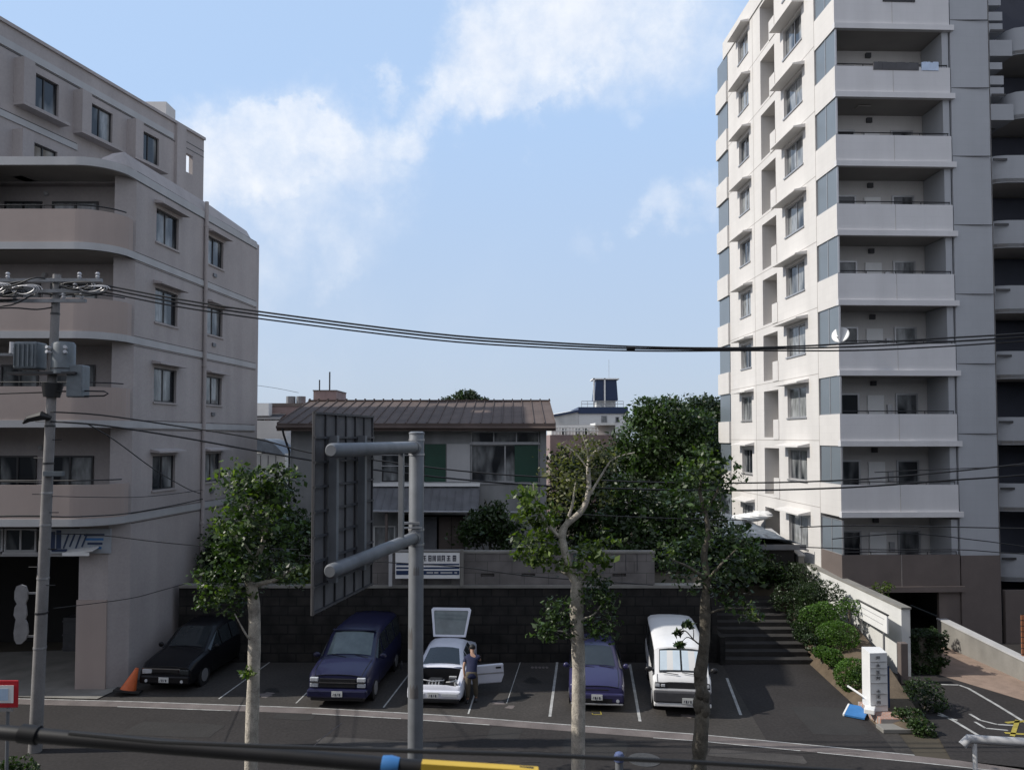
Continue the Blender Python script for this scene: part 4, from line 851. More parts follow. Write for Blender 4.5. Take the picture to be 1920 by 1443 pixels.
mb = MB(); mb.box(7.52,7.7,28.0,33,0,1.0); mb.build('kerb', M['stoneY'], st)
mb = MB(); mb.add([(7.5,32,1.55),(12.4,32,1.55),(12.4,46,3.2),(7.5,46,3.2)],[(0,1,2,3)]); mb.build('path', M['lot'])['kind'] = 'structure'
# planted bank
mb = MB(); ns = 7; vs = []
for i in range(ns):
    t = i/(ns-1); y = 21.6+t*11.5; xl = 10.35+.75*t; xr = 11.6+1.55*min(1,t*1.4); zc = .12+.55*min(1,t*2.2)+.5*t
    for j in range(6):
        s_ = j/5; vs.append((xl+(xr-xl)*s_, y+random.uniform(-.1,.1), max(.01, zc*math.sin(min(1,s_*1.6)*math.pi/2)+random.uniform(-.04,.04)) if j else .0))
mb.add(vs, [(i*6+j, i*6+j+1, i*6+j+7, i*6+j+6) for i in range(ns-1) for j in range(5)]); mb.build('planted_bank', M['soil'], smooth=True)['kind'] = 'structure'
ww = thing('boundary_wall', 'sunlit white boundary wall sloping down beside the tower garage', 'wall', (13.2, 30, 0))
mb = MB(); a0 = Vector((13.42,26.7)); a1 = Vector((12.95,33.8)); 
for (off, top) in ((0, 0),):
    zt0, zt1 = 2.3, 2.75
    mb.add([(13.42,26.7,0),(13.72,26.7,0),(12.95,33.2,0),(12.62,33.2,0),(13.42,26.7,zt0),(13.72,26.7,zt0),(12.95,33.2,zt1),(12.62,33.2,zt1)],[(0,1,2,3),(4,5,6,7),(0,1,5,4),(1,2,6,5),(2,3,7,6),(3,0,4,7)])
mb.build('panel', M['whitewall'], ww)
mb = MB(); mb.add([(13.40,26.66,2.3),(13.75,26.66,2.3),(12.97,33.2,2.75),(12.60,33.2,2.75),(13.40,26.66,2.36),(13.75,26.66,2.36),(12.97,33.2,2.81),(12.60,33.2,2.81)],[(0,1,2,3),(4,5,6,7),(0,1,5,4),(1,2,6,5),(2,3,7,6),(3,0,4,7)]); mb.build('coping', M['concrete'], ww)
mb = MB(); mb.box(12.95,13.2,25.85,26.1,0,1.35); mb.build('end_post', M['brownwall'], ww, bevel=.02)
nb = thing('notice_board', 'white notice board with faint grey lines in front of the boundary wall', 'sign', (12.95, 27.8, 0))
NBW = Wall((12.82,26.5),(12.93,29.0),(14,28)); 
mb = MB(); NBW.box(mb,0,NBW.L,1.5,2.12,0,.05); mb.build('panel', M['white'], nb)
for z,a,b in ((1.93,.2,2.5),(1.72,.3,2.2)):
    mb = MB(); NBW.box(mb,a,b,z,z+.035,-.004,0); mb.build('text_line', M['band'], nb)
mb = MB(); NBW.box(mb,-.03,NBW.L+.03,2.12,2.15,-.02,.07); mb.build('frame', M['darkframe'], nb)
for u in (.4,2.3): mb = MB(); NBW.box(mb,u,u+.07,.3,1.5,.05,.1); mb.build('post', M['alu'], nb)
# low grey wall and tarpaulin roofed shed between the steps and the tower
sh_ = thing('shed', 'low shed beside the tower under a crumpled blue-grey tarpaulin', 'shed', (11, 35, 2))
mb = MB(); mb.box(8.9,12.2,33.4,41.5,1.5,3.6); mb.build('wall', M['step'], sh_)
mb = MB(); nx, ny = 9, 26; vs = []
for j in range(ny):
    for i in range(nx):
        vs.append((8.6+3.8*i/(nx-1), 33.1+8.9*j/(ny-1), 3.62+.10*j/(ny-1)*6*.4+.28*math.sin(math.pi*i/(nx-1))+random.uniform(-.10,.10)))
mb.add(vs, [(j*nx+i, j*nx+i+1, (j+1)*nx+i+1, (j+1)*nx+i) for j in range(ny-1) for i in range(nx-1)]); t_ = mb.build('tarpaulin', M['tarp'], sh_); so_ = t_.modifiers.new('s','SOLIDIFY'); so_.thickness = .03
mb = MB(); mb.box(9.5,12.6,33.05,33.1,3.4,3.62); mb.build('fascia', M['canopy'], sh_)
mb = MB(); c = at(1415,965,39); 
for k in range(3): mb.ell((c.x+.3*k-.5, c.y-.4*k, c.z+.1*k-.15), (.6,.5,.22), 9, 6, .18)
tag(mb.build('plastic_sheet', M['white']), 'crumpled white plastic sheeting heaped on the tarpaulin shed', 'plastic sheet')
COL.objects[-1].name = 'plastic_sheet'
gl = thing('low_wall', 'grey rendered wall running down from the shed to the brown balcony', 'wall', (12.4,32,1.5))
mb = MB(); mb.add([(12.35,33.3,0),(12.6,33.3,0),(12.55,37.4,0),(12.3,37.4,0),(12.35,33.3,3.1),(12.6,33.3,3.1),(12.55,37.4,3.75),(12.3,37.4,3.75)],[(0,1,2,3),(4,5,6,7),(0,1,5,4),(1,2,6,5),(2,3,7,6),(3,0,4,7)]); mb.build('panel', M['concrete'], gl)
mb = MB(); mb.add([(12.32,33.27,3.1),(12.63,33.27,3.1),(12.58,37.4,3.75),(12.27,37.4,3.75),(12.32,33.27,3.15),(12.63,33.27,3.15),(12.58,37.4,3.8),(12.27,37.4,3.8)],[(0,1,2,3),(4,5,6,7),(0,1,5,4),(1,2,6,5),(2,3,7,6),(3,0,4,7)]); mb.build('coping', M['band'], gl)
# ramp wall, slatted fence right
rwl = thing('ramp_wall', 'low beige concrete wall stepping down beside the paved garage ramp', 'wall', (17.5,28,0))
mb = MB(); mb.add([(17.0,31.0,0),(17.3,31,0),(17.6,23.8,0),(17.3,23.8,0),(17.0,31,.95),(17.3,31,.95),(17.6,23.8,.55),(17.3,23.8,.55)],[(0,1,2,3),(4,5,6,7),(0,1,5,4),(1,2,6,5),(2,3,7,6),(3,0,4,7)]); mb.build('panel', M['concrete'], rwl)
mb = MB(); mb.add([(16.97,31.0,.95),(17.33,31,.95),(17.63,23.78,.55),(17.27,23.78,.55),(16.97,31,1.0),(17.33,31,1.0),(17.63,23.78,.6),(17.27,23.78,.6)],[(0,1,2,3),(4,5,6,7),(0,1,5,4),(1,2,6,5),(2,3,7,6),(3,0,4,7)]); mb.build('coping', M['band'], rwl)
sf = thing('slatted_fence', 'red-brown horizontal slat fence at the right edge', 'fence', (18,26.6,0))
for k in range(9):
    mb = MB(); mb.box(17.42,19.5,26.5,26.54,.45+k*.19,.45+k*.19+.15); mb.build('slat', M['wood'], sf)
for x in (17.45,18.8): mb = MB(); mb.box(x,x+.07,26.545,26.61,0,2.15); mb.build('post', M['darkframe'], sf)
mb = MB(); mb.box(18,18.01,26,26.01,0,.01)
sc = thing('motor_scooter', 'black motor scooter cut off by the right edge beside the ramp wall', 'scooter', (16.75,24.3,0))
def sx(x,y,z): return (16.75+x,24.3+y,z)
mb = MB(); Q,r_ = limb([sx(-.55,0,.62),sx(-.35,0,.70),sx(0,0,.62),sx(.25,0,.34),sx(.55,0,.32),sx(.72,0,.75)],.17,.12); mb.tube(Q,[.10,.14,.17,.18,.18,.18,.17,.16,.15,.13,.12,.11,.10,.10,.10,.10,.10,.10,.10,.09,.08][:len(Q)],12); mb.build('body', M['black'], sc, smooth=True)
mb = MB(); Q,r_ = limb([sx(-.5,0,.80),sx(-.2,0,.83),sx(.12,0,.78)],.11,.09); mb.tube(Q,r_,10); mb.build('seat', M['rubber'], sc, smooth=True)
for x in (-.48,.78):
    mb = MB(); mb.tube([sx(x,-.05,.23),sx(x,.05,.23)],.23,18); w = mb.build('wheel', M['rubber'], sc, smooth=True); mb = MB(); mb.tube([sx(x,-.056,.23),sx(x,.056,.23)],.13,12); mb.build('rim', M['alu'], w, smooth=True)
mb = MB(); mb.tube([sx(.72,0,.75),sx(.66,0,1.0)],.03,8); mb.tube([sx(.6,-.32,1.02),sx(.66,0,1.0),sx(.6,.32,1.02)],.02,8); mb.build('handlebar', M['black'], sc, smooth=True)
mb = MB(); mb.ell(sx(-.66,0,.68),(.05,.09,.05),8,6); mb.build('tail_lamp', M['red'], sc, smooth=True)
gr = thing('guard_rail', 'white pipe guard rail at the lower right corner', 'guard rail', (13,18,0))
a = at(1806,1384,18.2); mb = MB(); mb.tube([(a.x-.02,a.y,a.z-.15),(a.x+.12,a.y,a.z+.0),(a.x+.6,a.y-.05,a.z-.02),(a.x+4,a.y-.5,a.z-.05)], .10, 14); mb.build('rail', M['band'], gr, smooth=True)
for k in (.25, 2.2): mb = MB(); mb.tube([(a.x+k,a.y-.1*k,0),(a.x+k,a.y-.1*k,a.z)], .05, 8); mb.build('post', M['white'], gr, smooth=True)
# ------------------------------------------------------------------ HOUSE
HY = 33.0
hs_ = thing('house', 'two-storey plastered house with a brown standing-seam metal roof and green shutters', 'house', (-4, 36, 2.72))
xl = at(545,850,HY).x; xr = at(1019,850,HY).x; ze = at(800,800,HY).z
HW = Wall((xl,HY),(xr,HY),(0,50))
def hu(p): return at(p,850,HY).x-xl
def hz(y): return at(960,y,HY).z
hh = [(hu(883),hu(1011),hz(904),hz(809),.14),(hu(716),hu(836),hz(903),hz(832),.1),(hu(700),hu(742),hz(1030),hz(985),.1),(hu(746),hu(872),2.75,hz(965),.5)]
mb = MB(); HW.holes(mb,0,HW.L,2.7,ze,hh,.1); W4(mb,[(xr,HY),(xr,42)],2.7,ze); W4(mb,[(xl,HY),(xl,42),(xr,42)],2.7,ze); mb.add([(xl,HY,2.7),(xr,HY,2.7),(xr,42,2.7),(xl,42,2.7)],[(0,1,2,3)])
mb.add([(xr,HY,ze),(xr,37.4,ze+1.35),(xr,42,ze)],[(0,1,2)]); mb.add([(xl,HY,ze),(xl,37.4,ze+1.35),(xl,42,ze)],[(0,1,2)]); mb.build('wall', M['housewall'], hs_)
# roof
y0, y1, y2 = HY-.75, 37.4, 42.6; zr0 = hz(793)-.02; zr1 = at(800,752,y1).z
x0 = at(519,795,y0).x; x1 = at(1042,795,y0).x
mb = MB()
for (ya, za, yb, zb) in ((y0,zr0,y1,zr1),(y2,zr0,y1,zr1)):
    mb.add([(x0,ya,za),(x1,ya,za),(x1,yb,zb),(x0,yb,zb),(x0,ya,za-.1),(x1,ya,za-.1),(x1,yb,zb-.1),(x0,yb,zb-.1)],[(0,1,2,3),(4,5,6,7),(0,1,5,4),(1,2,6,5),(3,0,4,7)])
    n = 26
    for k in range(n+1):
        x = x0+.02+(x1-x0-.04)*k/n; mb.bar((x,ya,za+.02),(x,yb,zb+.02),.035,.05)
mb.bar((x0-.03,y1,zr1+.03),(x1+.03,y1,zr1+.03),.22,.07)
for k in range(27):
    x = x0+.02+(x1-x0-.04)*k/26; mb.obox((x,y1,zr1+.09),(.05,.2,.07))
mb.build('roof', M['roof'], hs_)
mb = MB(); mb.box(x0,x1,y0-.02,y0+.03,zr0-.32,zr0-.1); mb.build('fascia', M['roof'], hs_)
mb = MB(); mb.box(x0+.05,x1-.05,y0+.03,HY,zr0-.30,zr0-.24); mb.build('eave_soffit', M['soffit'], hs_)
mb = MB(); mb.tube([(x0,y0-.08,zr0-.16),(x1,y0-.08,zr0-.2)], .06, 8); mb.build('gutter', M['roof'], hs_, smooth=True)
mb = MB(); mb.tube([(x0+.25,y0-.06,zr0-.2),(x0+.3,y0,zr0-.5),(xl-.02,HY-.12,zr0-1.2),(xl-.02,HY-.12,2.8)], .045, 7); mb.build('drainpipe', M['darkframe'], hs_, smooth=True)
mb = MB(); mb.box(xr-.15,xr+.12,HY-.14,HY+.1,2.8,ze); mb.build('corner_post', M['housewall'], hs_)
w = HW.window(hs_, hh[0][0],hh[0][1],hz(904),hz(833),.14,M['alu'],M['glass_far'],2,.05); 
HW.window(hs_, hh[0][0],hh[0][1],hz(830),hz(809),.14,M['alu'],M['glass_far'],3,.04,'transom_window')
mb = MB(); HW.box(mb,hu(965),hu(1009),hz(903),hz(834),.03,.06); mb.build('shutter', M['green'], hs_)
HW.window(hs_, hh[1][0],hu(795),hz(903),hz(832),.1,M['darkframe'],M['glass_far'],2,.05)
mb = MB(); HW.box(mb,hu(796),hh[1][1],hz(903),hz(832),.02,.06); mb.build('shutter', M['green'], hs_)
mb = MB(); HW.box(mb,hu(838),hu(881),hz(903),hz(832),-.03,0); mb.build('wall_panel', M['band'], hs_)
for y in (853,873): mb = MB(); mb.tube([HW.pt(hu(716),hz(y),-.12),HW.pt(hu(795),hz(y),-.12)], .018, 6); mb.build('window_rail', M['alu'], hs_)
mb = MB(); HW.box(mb,hu(690),hu(900),hz(911),hz(905),-.2,0); mb.build('window_ledge', M['white'], hs_)
HW.window(hs_, hh[2][0],hh[2][1],hz(1030),hz(985),.1,M['white'],M['glass_far'],1,.07)
mb = MB(); HW.box(mb,hh[3][0],hh[3][1],2.75,hz(965),.5,.55); mb.build('porch_back', M['dark'], hs_)
for a,b,m in ((790,818,'canopy'),(822,845,'brownwall'),(846,870,'brownwall')):
    mb = MB(); HW.box(mb,hu(a),hu(b),2.75,hz(970),.3,.36); HW.box(mb,hu(a)+.05,hu(b)-.05,3.3,hz(980),.28,.3); mb.build('door', M[m], hs_)
# porch roof
a = at(695,912,HY); b = at(900,912,HY); mb = MB(); z0_, z1_ = hz(945)-.1, hz(911)
mb.add([(a.x,HY-1.5,z0_),(b.x,HY-1.5,z0_),(b.x,HY,z1_),(a.x,HY,z1_),(a.x,HY-1.5,z0_-.06),(b.x,HY-1.5,z0_-.06),(b.x,HY,z1_-.06),(a.x,HY,z1_-.06)],[(0,1,2,3),(4,5,6,7),(0,1,5,4),(1,2,6,5),(2,3,7,6),(3,0,4,7)])
for k in range(15): x = a.x+.03+(b.x-a.x-.06)*k/14; mb.bar((x,HY-1.5,z0_+.01),(x,HY,z1_+.01),.03,.04)
mb.build('porch_roof', M['canopy'], hs_)
mb = MB(); mb.tube([(a.x,HY-1.53,z0_-.05),(b.x+1.7,HY-1.53,z0_-.1)], .05, 7); mb.build('gutter', M['alu'], hs_)
for p in (722,876): q = at(p,1000,HY-1.4); mb = MB(); mb.box(q.x,q.x+.1,HY-1.42,HY-1.32,2.72,z0_-.08); mb.build('porch_post', M['brownwall'], hs_)
# banner frame hung on the garden wall
bn = thing('banner', 'white and blue banner with a row of dark characters hung on the garden wall', 'banner', (-3, 28.2, 2.7))
BY = WY-.25; c0 = at(735,1087,BY); c1 = at(862,1035,BY)
def bz(y): return at(830,y,BY).z
mb = MB(); mb.box(at(780,1050,BY).x-.75,c1.x,BY,BY+.03,bz(1084),bz(1036)); mb.build('sheet', M['white'], bn)
for y0_,y1_ in ((1059,1056),(1066,1062.5),(1077,1069)):
    mb = MB(); mb.box(at(780,1050,BY).x-.72,c1.x-.015,BY-.006,BY,bz(y0_),bz(y1_)); s_ = mb.build('stripe', M['navy'], bn)
for k,xg in enumerate((783.5,793,803,811,820,828,838,849)):
    mb = MB(); x = at(xg,1045,BY).x; w_ = .12 
    for (u0,u1,v0,v1) in (((0,.26,0,1),(.74,1,0,1),(.26,.74,.84,1),(.26,.74,.55,.68),(.26,.74,.25,.38)),((0,.24,0,1),(.38,.62,.05,1),(.76,1,0,1)),((0,.22,0,1),(.78,1,0,1),(.22,.78,.82,1),(.22,.78,.42,.56),(.22,.78,.0,.14),(.42,.58,.14,.82)),((0,1,.8,.95),(.38,.62,0,.8),(0,1,.42,.55),(0,.2,.0,.3),(.8,1,0,.3)))[(k*3+k//4)%4]:
        mb.box(x+w_*u0,x+w_*u1,BY-.006-.001*k,BY,bz(1051.5)+.21*v0,bz(1051.5)+.21*v1)
    mb.build('character', M['ink'], bn)
for (p,q) in ((800,812),(814,822),(826,848),(852,857)):
    mb = MB(); mb.box(at(p,1073,BY).x,at(q,1073,BY).x,BY-.010,BY-.006,bz(1074.5),bz(1071.5)); mb.build('lettering', M['band'], bn)
for p in (732,866):
    x = at(p,1060,BY).x; mb = MB(); mb.box(x-.06,x+.06,BY-.02,BY+.1,bz(1098),bz(1030)); mb.build('post', M['band'] if p==732 else M['concrete'], bn)
mb = MB(); mb.box(at(735,1031,BY).x,c1.x+.05,BY+.03,BY+.07,bz(1033),bz(1030)); mb.build('rail', M['alu'], bn)
# ------------------------------------------------------------------ far buildings
def block(name, label, cat, x0,x1,y0,y1,z1,m, z0=0, wins=(), parts=()):
    t = thing(name, label, cat, ((x0+x1)/2, y0, z0)); mb = MB(); mb.box(x0,x1,y0,y1,z0,z1); mb.build('wall', m, t)
    for (a,b,c,e) in wins:
        mb = MB(); mb.box(a,b,y0-.04,y0-.005,c,e); w = mb.build('window', M['alu'], t); mb = MB(); mb.box(a+.06,b-.06,y0-.05,y0-.042,c+.06,e-.06); mb.build('pane', M['glass_far'], w)
    return t
def bp(pxx, y, Y): return at(pxx, y, Y)
Y = 50
a = bp(440,760,Y); b = bp(660,760,Y)
t = block('low_building', 'pale flat-roofed building with tanks and a stair house beyond the left block', 'building', a.x,b.x,Y,Y+12,a.z,M['pinkwall'], wins=[(bp(x,0,Y).x,bp(x+18,0,Y).x,bp(0,800,Y).z,bp(0,775,Y).z) for x in (488,516)])
mb = MB(); mb.box(a.x-.05,b.x+.05,Y-.06,Y+.2,a.z-.05,a.z+.15); mb.build('roof_edge', M['brownwall'], t)
mb = MB(); mb.box(bp(587,0,Y).x,bp(630,0,Y).x,Y+1,Y+4,a.z-.1,bp(0,732,Y+1).z); mb.build('stair_head', M['pinkwall'], t)
mb = MB(); mb.box(bp(586,0,Y).x,bp(631,0,Y).x,Y+.95,Y+4,bp(0,733,Y+1).z,bp(0,731,Y+1).z); mb.build('roof_edge', M['brownwall'], t)
for p in (537,556): q = bp(p,757,Y+2); mb = MB(); mb.tube([(q.x+.3,Y+2,a.z),(q.x+.3,Y+2,bp(0,743,Y+2).z)], .32, 10); mb.build('water_tank', M['galv'], t, smooth=True)
for p,yt,rr in ((599,712,.045),(618,697,.05)): q = bp(p,732,Y+2); mb = MB(); mb.tube([(q.x,Y+2,bp(0,733,Y+2).z-.3),(q.x,Y+2,bp(0,yt,Y+2).z)], rr, 6); mb.build('antenna', M['darkframe'], t)
mb = MB(); q = bp(492,768,Y-.5); mb.obox((q.x,Y-.6,q.z),(1.1,.7,.8)); mb.build('air_conditioner', M['white'], t)
mb = MB(); mb.add([(bp(480,0,Y).x,Y-1.5,bp(0,786,Y-1).z),(bp(545,0,Y).x,Y-1.5,bp(0,786,Y-1).z),(bp(545,0,Y).x,Y,bp(0,775,Y).z),(bp(480,0,Y).x,Y,bp(0,775,Y).z)],[(0,1,2,3)]); mb.build('lean_to_roof', M['ribs'], t)
Y = 44
t = block('pale_house', 'pale rendered house wall beyond the left block below the flat-roofed building', 'house', bp(440,0,Y).x,bp(545,0,Y).x,Y,Y+4,bp(0,788,Y).z,M['cream'])
Y = 41
t = block('store_shed', 'white panelled store with a curved grey roof left of the house', 'shed', bp(470,0,Y).x,bp(543,0,Y).x,Y,Y+2.5,bp(0,850,Y).z,M['whitewall'])
mb = MB(); xa = bp(470,0,Y).x; xb = bp(543,0,Y).x; n = 10; za = bp(0,852,Y).z; zb = bp(0,822,Y).z; vs = []
for i in range(n+1):
    tt = i/n; 
    for yy in (Y-.15,Y+2.6): vs.append((xa+(xb-xa)*tt, yy, za+(zb-za)*math.sin(math.pi*min(1,tt*.9+.1))))
mb.add(vs, [(i*2,i*2+1,i*2+3,i*2+2) for i in range(n)]); mb.add([vs[i*2] for i in range(n+1)],[tuple(range(n+1))]); mb.build('roof', M['tarp'], t, smooth=True)
for p in (482,498,512,526): mb = MB(); x = bp(p,0,Y).x; mb.box(x,x+.03,Y-.02,Y,2,za-.05); mb.build('panel_joint', M['ribs'], t)
Y = 76
zt = bp(0,763,Y).z
t = block('office_building', 'far white office block with a navy roof band and a navy-panelled roof tower', 'building', bp(1083,0,Y).x,bp(1172,0,Y).x,Y,Y+10,bp(0,775,Y).z,M['white'], wins=[(bp(1124,0,Y).x,bp(1135,0,Y).x,bp(0,792,Y).z,bp(0,779,Y).z),(bp(1150,0,Y).x,bp(1157,0,Y).x,bp(0,792,Y).z,bp(0,781,Y).z)])
mb = MB(); mb.box(bp(1082,0,Y).x,bp(1173,0,Y).x,Y-.15,Y+10,bp(0,775,Y).z,zt); mb.build('roof_band', M['navy'], t)
mb = MB(); x0_=bp(1035,0,Y).x; x1_=bp(1083,0,Y).x-.02; mb.add([(x0_,Y,0),(x1_,Y,0),(x1_,Y,bp(0,770,Y).z),(x0_,Y,bp(0,779,Y).z),(x0_,Y+9,0),(x1_,Y+9,0),(x1_,Y+9,bp(0,764,Y).z),(x0_,Y+9,bp(0,772,Y).z)],[(0,1,2,3),(4,5,6,7),(0,1,5,4),(1,2,6,5),(2,3,7,6),(3,0,4,7)]); mb.build('wing', M['whitewall'], t)
mb = MB(); mb.bar((x0_,Y-.1,bp(0,779,Y).z),(x1_,Y-.1,bp(0,770,Y).z),.2,.2); mb.build('wing_roof_edge', M['navy'], t)
TX0=bp(1111,0,Y).x; TX1=bp(1156,0,Y).x; zb_=bp(0,750,Y).z; ztp=bp(0,711,Y).z; xm=bp(1131,0,Y).x
mb = MB(); mb.add([(TX0+.06,Y+.3,zb_),(TX1,Y+.3,zb_),(TX1-.15,Y+.3,ztp),(TX0+.25,Y+.3,ztp),(TX0+.06,Y+2.6,zb_),(TX1,Y+2.6,zb_),(TX1-.15,Y+2.6,ztp),(TX0+.25,Y+2.6,ztp)],[(0,1,2,3),(4,5,6,7),(0,1,5,4),(1,2,6,5),(2,3,7,6),(3,0,4,7)]); mb.build('tower_panel', M['navy'], t)
for x in (TX0,xm): mb = MB(); mb.box(x-.05,x+.08,Y+.1,Y+.3,zt,ztp+.15); mb.build('tower_post', M['white'], t)
mb = MB(); mb.box(TX0-.1,TX1+.1,Y+.1,Y+2.8,ztp,ztp+.12); mb.build('tower_cap', M['white'], t)
mb = MB(); mb.box(TX0+.3,TX1-.2,Y+.6,Y+2.4,zt,zb_); mb.build('tower_base', M['whitewall'], t)
mb = MB(); 
for y in (752,757): mb.tube([(bp(1088,0,Y).x,Y,bp(0,y,Y).z),(bp(1165,0,Y).x,Y,bp(0,y,Y).z)], .03, 5)
for p in range(1088,1168,11): mb.tube([(bp(p,0,Y).x,Y,zt),(bp(p,0,Y).x,Y,bp(0,752,Y).z)], .025, 5)
mb.build('roof_railing', M['alu'], t)
mb = MB(); mb.tube([(bp(1141,0,Y).x,Y+1,ztp),(bp(1141,0,Y).x,Y+1,bp(0,672,Y).z)], .018, 5); mb.build('mast', M['alu'], t)
Y = 52
t = block('terrace_house', 'pinkish low house with a white railed balcony right of the brown roof', 'house', bp(1030,0,Y).x,bp(1152,0,Y).x,Y,Y+8,bp(0,815,Y).z,M['pinkwall'])
mb = MB(); mb.box(bp(1033,0,Y).x,bp(1152,0,Y).x,Y+.6,Y+7,bp(0,816,Y).z,bp(0,796,Y).z); mb.build('upper_storey', M['whitewall'], t)
for p in (1052,1078,1092): mb = MB(); mb.box(bp(p,0,Y).x,bp(p+8,0,Y).x,Y+.55,Y+.6,bp(0,814,Y).z,bp(0,803,Y).z); mb.build('window', M['glass_far'], t)
mb = MB(); z_=bp(0,804,Y).z
for y in (800,807): mb.tube([(bp(1033,0,Y).x,Y,bp(0,y,Y).z),(bp(1120,0,Y).x,Y,bp(0,y,Y).z)], .035, 5)
for p in range(1033,1122,6): mb.tube([(bp(p,0,Y).x,Y,bp(0,815,Y).z),(bp(p,0,Y).x,Y,bp(0,800,Y).z)], .03, 5)
mb.build('balcony_railing', M['white'], t)
mb = MB(); mb.box(bp(1112,0,Y).x,bp(1152,0,Y).x,Y-.4,Y+3,bp(0,797,Y).z,bp(0,793,Y).z); mb.build('flat_roof', M['white'], t)
# ------------------------------------------------------------------ ROAD SIGN seen from behind
PYY = 17.0
P0 = Vector((at(780,1100,PYY).x, PYY))
sg = thing('road_sign', 'large grey road sign seen from the back on two thick galvanised arms and a pole', 'road sign', (P0.x, P0.y, 0))
zt_ = at(780,813,PYY).z; z1_ = at(780,838,PYY).z; z2_ = at(780,1006,PYY).z
mb = MB(); mb.tube([(P0.x,P0.y,0),(P0.x,P0.y,zt_-.02),(P0.x,P0.y,zt_)], [.168,.165,.155], 24); mb.build('pole', M['galv'], sg, smooth=True)
mb = MB(); mb.tube([(P0.x,P0.y,zt_-.005),(P0.x,P0.y,zt_+.03),(P0.x,P0.y,zt_+.05)], [.175,.172,.12], 24); mb.build('pole_cap', M['galv'], sg, smooth=True)
AE = at(620,842,12.6); ad = Vector((AE.x-P0.x, 12.6-PYY)).normalized(); AL = 4.48
def ap(u, z, off=0): 
    q = P0+ad*u; n = Vector((ad.y,-ad.x))  # to the left of the arm seen from the camera
    if n.x > 0: n = -n
    q = q+n*off; return Vector((q.x,q.y,z))
for z in (z1_, z2_):
    mb = MB(); mb.tube([ap(.08,z), ap(AL-.05,z), ap(AL,z)], [.128,.122,.09], 20); mb.build('arm', M['galv'], sg, smooth=True)
    mb = MB(); mb.tube([ap(.10,z), ap(.26,z)], .15, 20); mb.build('arm_flange', M['galv'], sg, smooth=True)
    for k in range(2):
        mb = MB(); mb.tube([(P0.x,P0.y,z+.16*(1-2*k)-.02),(P0.x,P0.y,z+.16*(1-2*k)+.02)], .178, 24); mb.build('clamp_band', M['alu'], sg, smooth=True)
mb = MB(); mb.obox((P0.x-.12,P0.y-.18,z2_+.32),(.42,.05,.05)); mb.build('cable_bracket', M['alu'], sg)
mb = MB(); mb.obox((P0.x-.05,P0.y-.19,z2_+.22),(.4,.05,.03)); mb.build('cable_bracket', M['alu'], sg)
for k,(zz_,h_,w_) in enumerate(((3.6,.5,.9),(2.55,.32,1.2),(5.2,.2,.8))):
    mb = MB(); vs = []; n = 8
    for i in range(n+1):
        f = R(200)+w_*i/n+k*.5; rr = .1695-.003*zz_/4
        for z in (zz_,zz_+h_*(.8+.2*math.sin(i*2.1))): vs.append((P0.x+rr*math.cos(f),P0.y+rr*math.sin(f),z))
    mb.add(vs,[(i*2,i*2+2,i*2+3,i*2+1) for i in range(n)]); mb.build('torn_sticker', M['signback'], sg, smooth=True)
# plate
pu0, pu1 = 1.75, 4.38; off = .36
pzt = 8.62; pzb = 5.42
ptop = at(582,772,13.0).z; pbot = at(592,1148,13.0).z
pzt, pzb = ptop, pbot
n_ = (ap(1,0,1)-ap(1,0,0)).normalized()
def pbox(mb, u0, u1, z0, z1, o0, o1):
    P = [ap(u,z,o) for z in (z0,z1) for (u,o) in ((u0,o0),(u1,o0),(u1,o1),(u0,o1))]
    mb.add(P, [(3,2,1,0),(4,5,6,7),(0,1,5,4),(1,2,6,5),(2,3,7,6),(3,0,4,7)])
mb = MB(); pbox(mb,pu0,pu1,pzb,pzt,off,off+.02); mb.build('plate', M['signback'], sg)
for k in range(9):
    z = pzb+.02+(pzt-pzb-.06)*k/8; mb = MB(); pbox(mb,pu0,pu1,z,z+.035,off-.05,off-.002); mb.build('horizontal_rib', M['ribs'], sg)
for k in range(7):
    u = pu0+(pu1-pu0-.03)*k/6; mb = MB(); pbox(mb,u,u+.03,pzb,pzt,off-.034,off-.003); mb.build('vertical_rib', M['ribs'], sg)
for u in (pu0+.75, pu1-.6):
    mb = MB(); pbox(mb,u,u+.1,z2_-.3,z1_+.25,off-.2,off-.06); mb.build('mounting_rail', M['galv'], sg)
mb = MB(); pbox(mb,.95,1.05,z2_-.0,z1_-.0,-.05,.05); mb.build('mounting_rail', M['galv'], sg)
# ------------------------------------------------------------------ UTILITY POLE
UY = 20.4
ub = at(69,1385,UY); ut = at(107,515,UY); ubase = Vector((at(66,1400,UY).x,UY,0))
up_ = thing('utility_pole', 'leaning grey concrete utility pole with transformers in front of the left block', 'utility pole', tuple(ubase))
mb = MB(); mb.tube([ubase,(ubase+ut)/2,ut], [.165,.135,.10], 18); mb.build('shaft', M['pole'], up_, smooth=True)
def upt(y): 
    z = at(90,y,UY).z; t = z/ut.z; return ubase+(ut-ubase)*t
for y in (590,735,800,870,925,985,1085,1150,1215):
    c = upt(y); d = .165-.065*c.z/ut.z; mb = MB(); mb.tube([c,c+Vector((0,0,.05))], d+.012, 16); mb.build('band', M['alu'] if y%2 else M['darkframe'], up_, smooth=True)
for i,y in enumerate(range(790,1120,34)):
    c = upt(y); s_ = 1 if i%2 else -1; mb = MB(); mb.tube([c+Vector((s_*.1,-.05,0)),c+Vector((s_*.36,-.05,0))], .012, 6); mb.build('step_bolt', M['black'], up_)
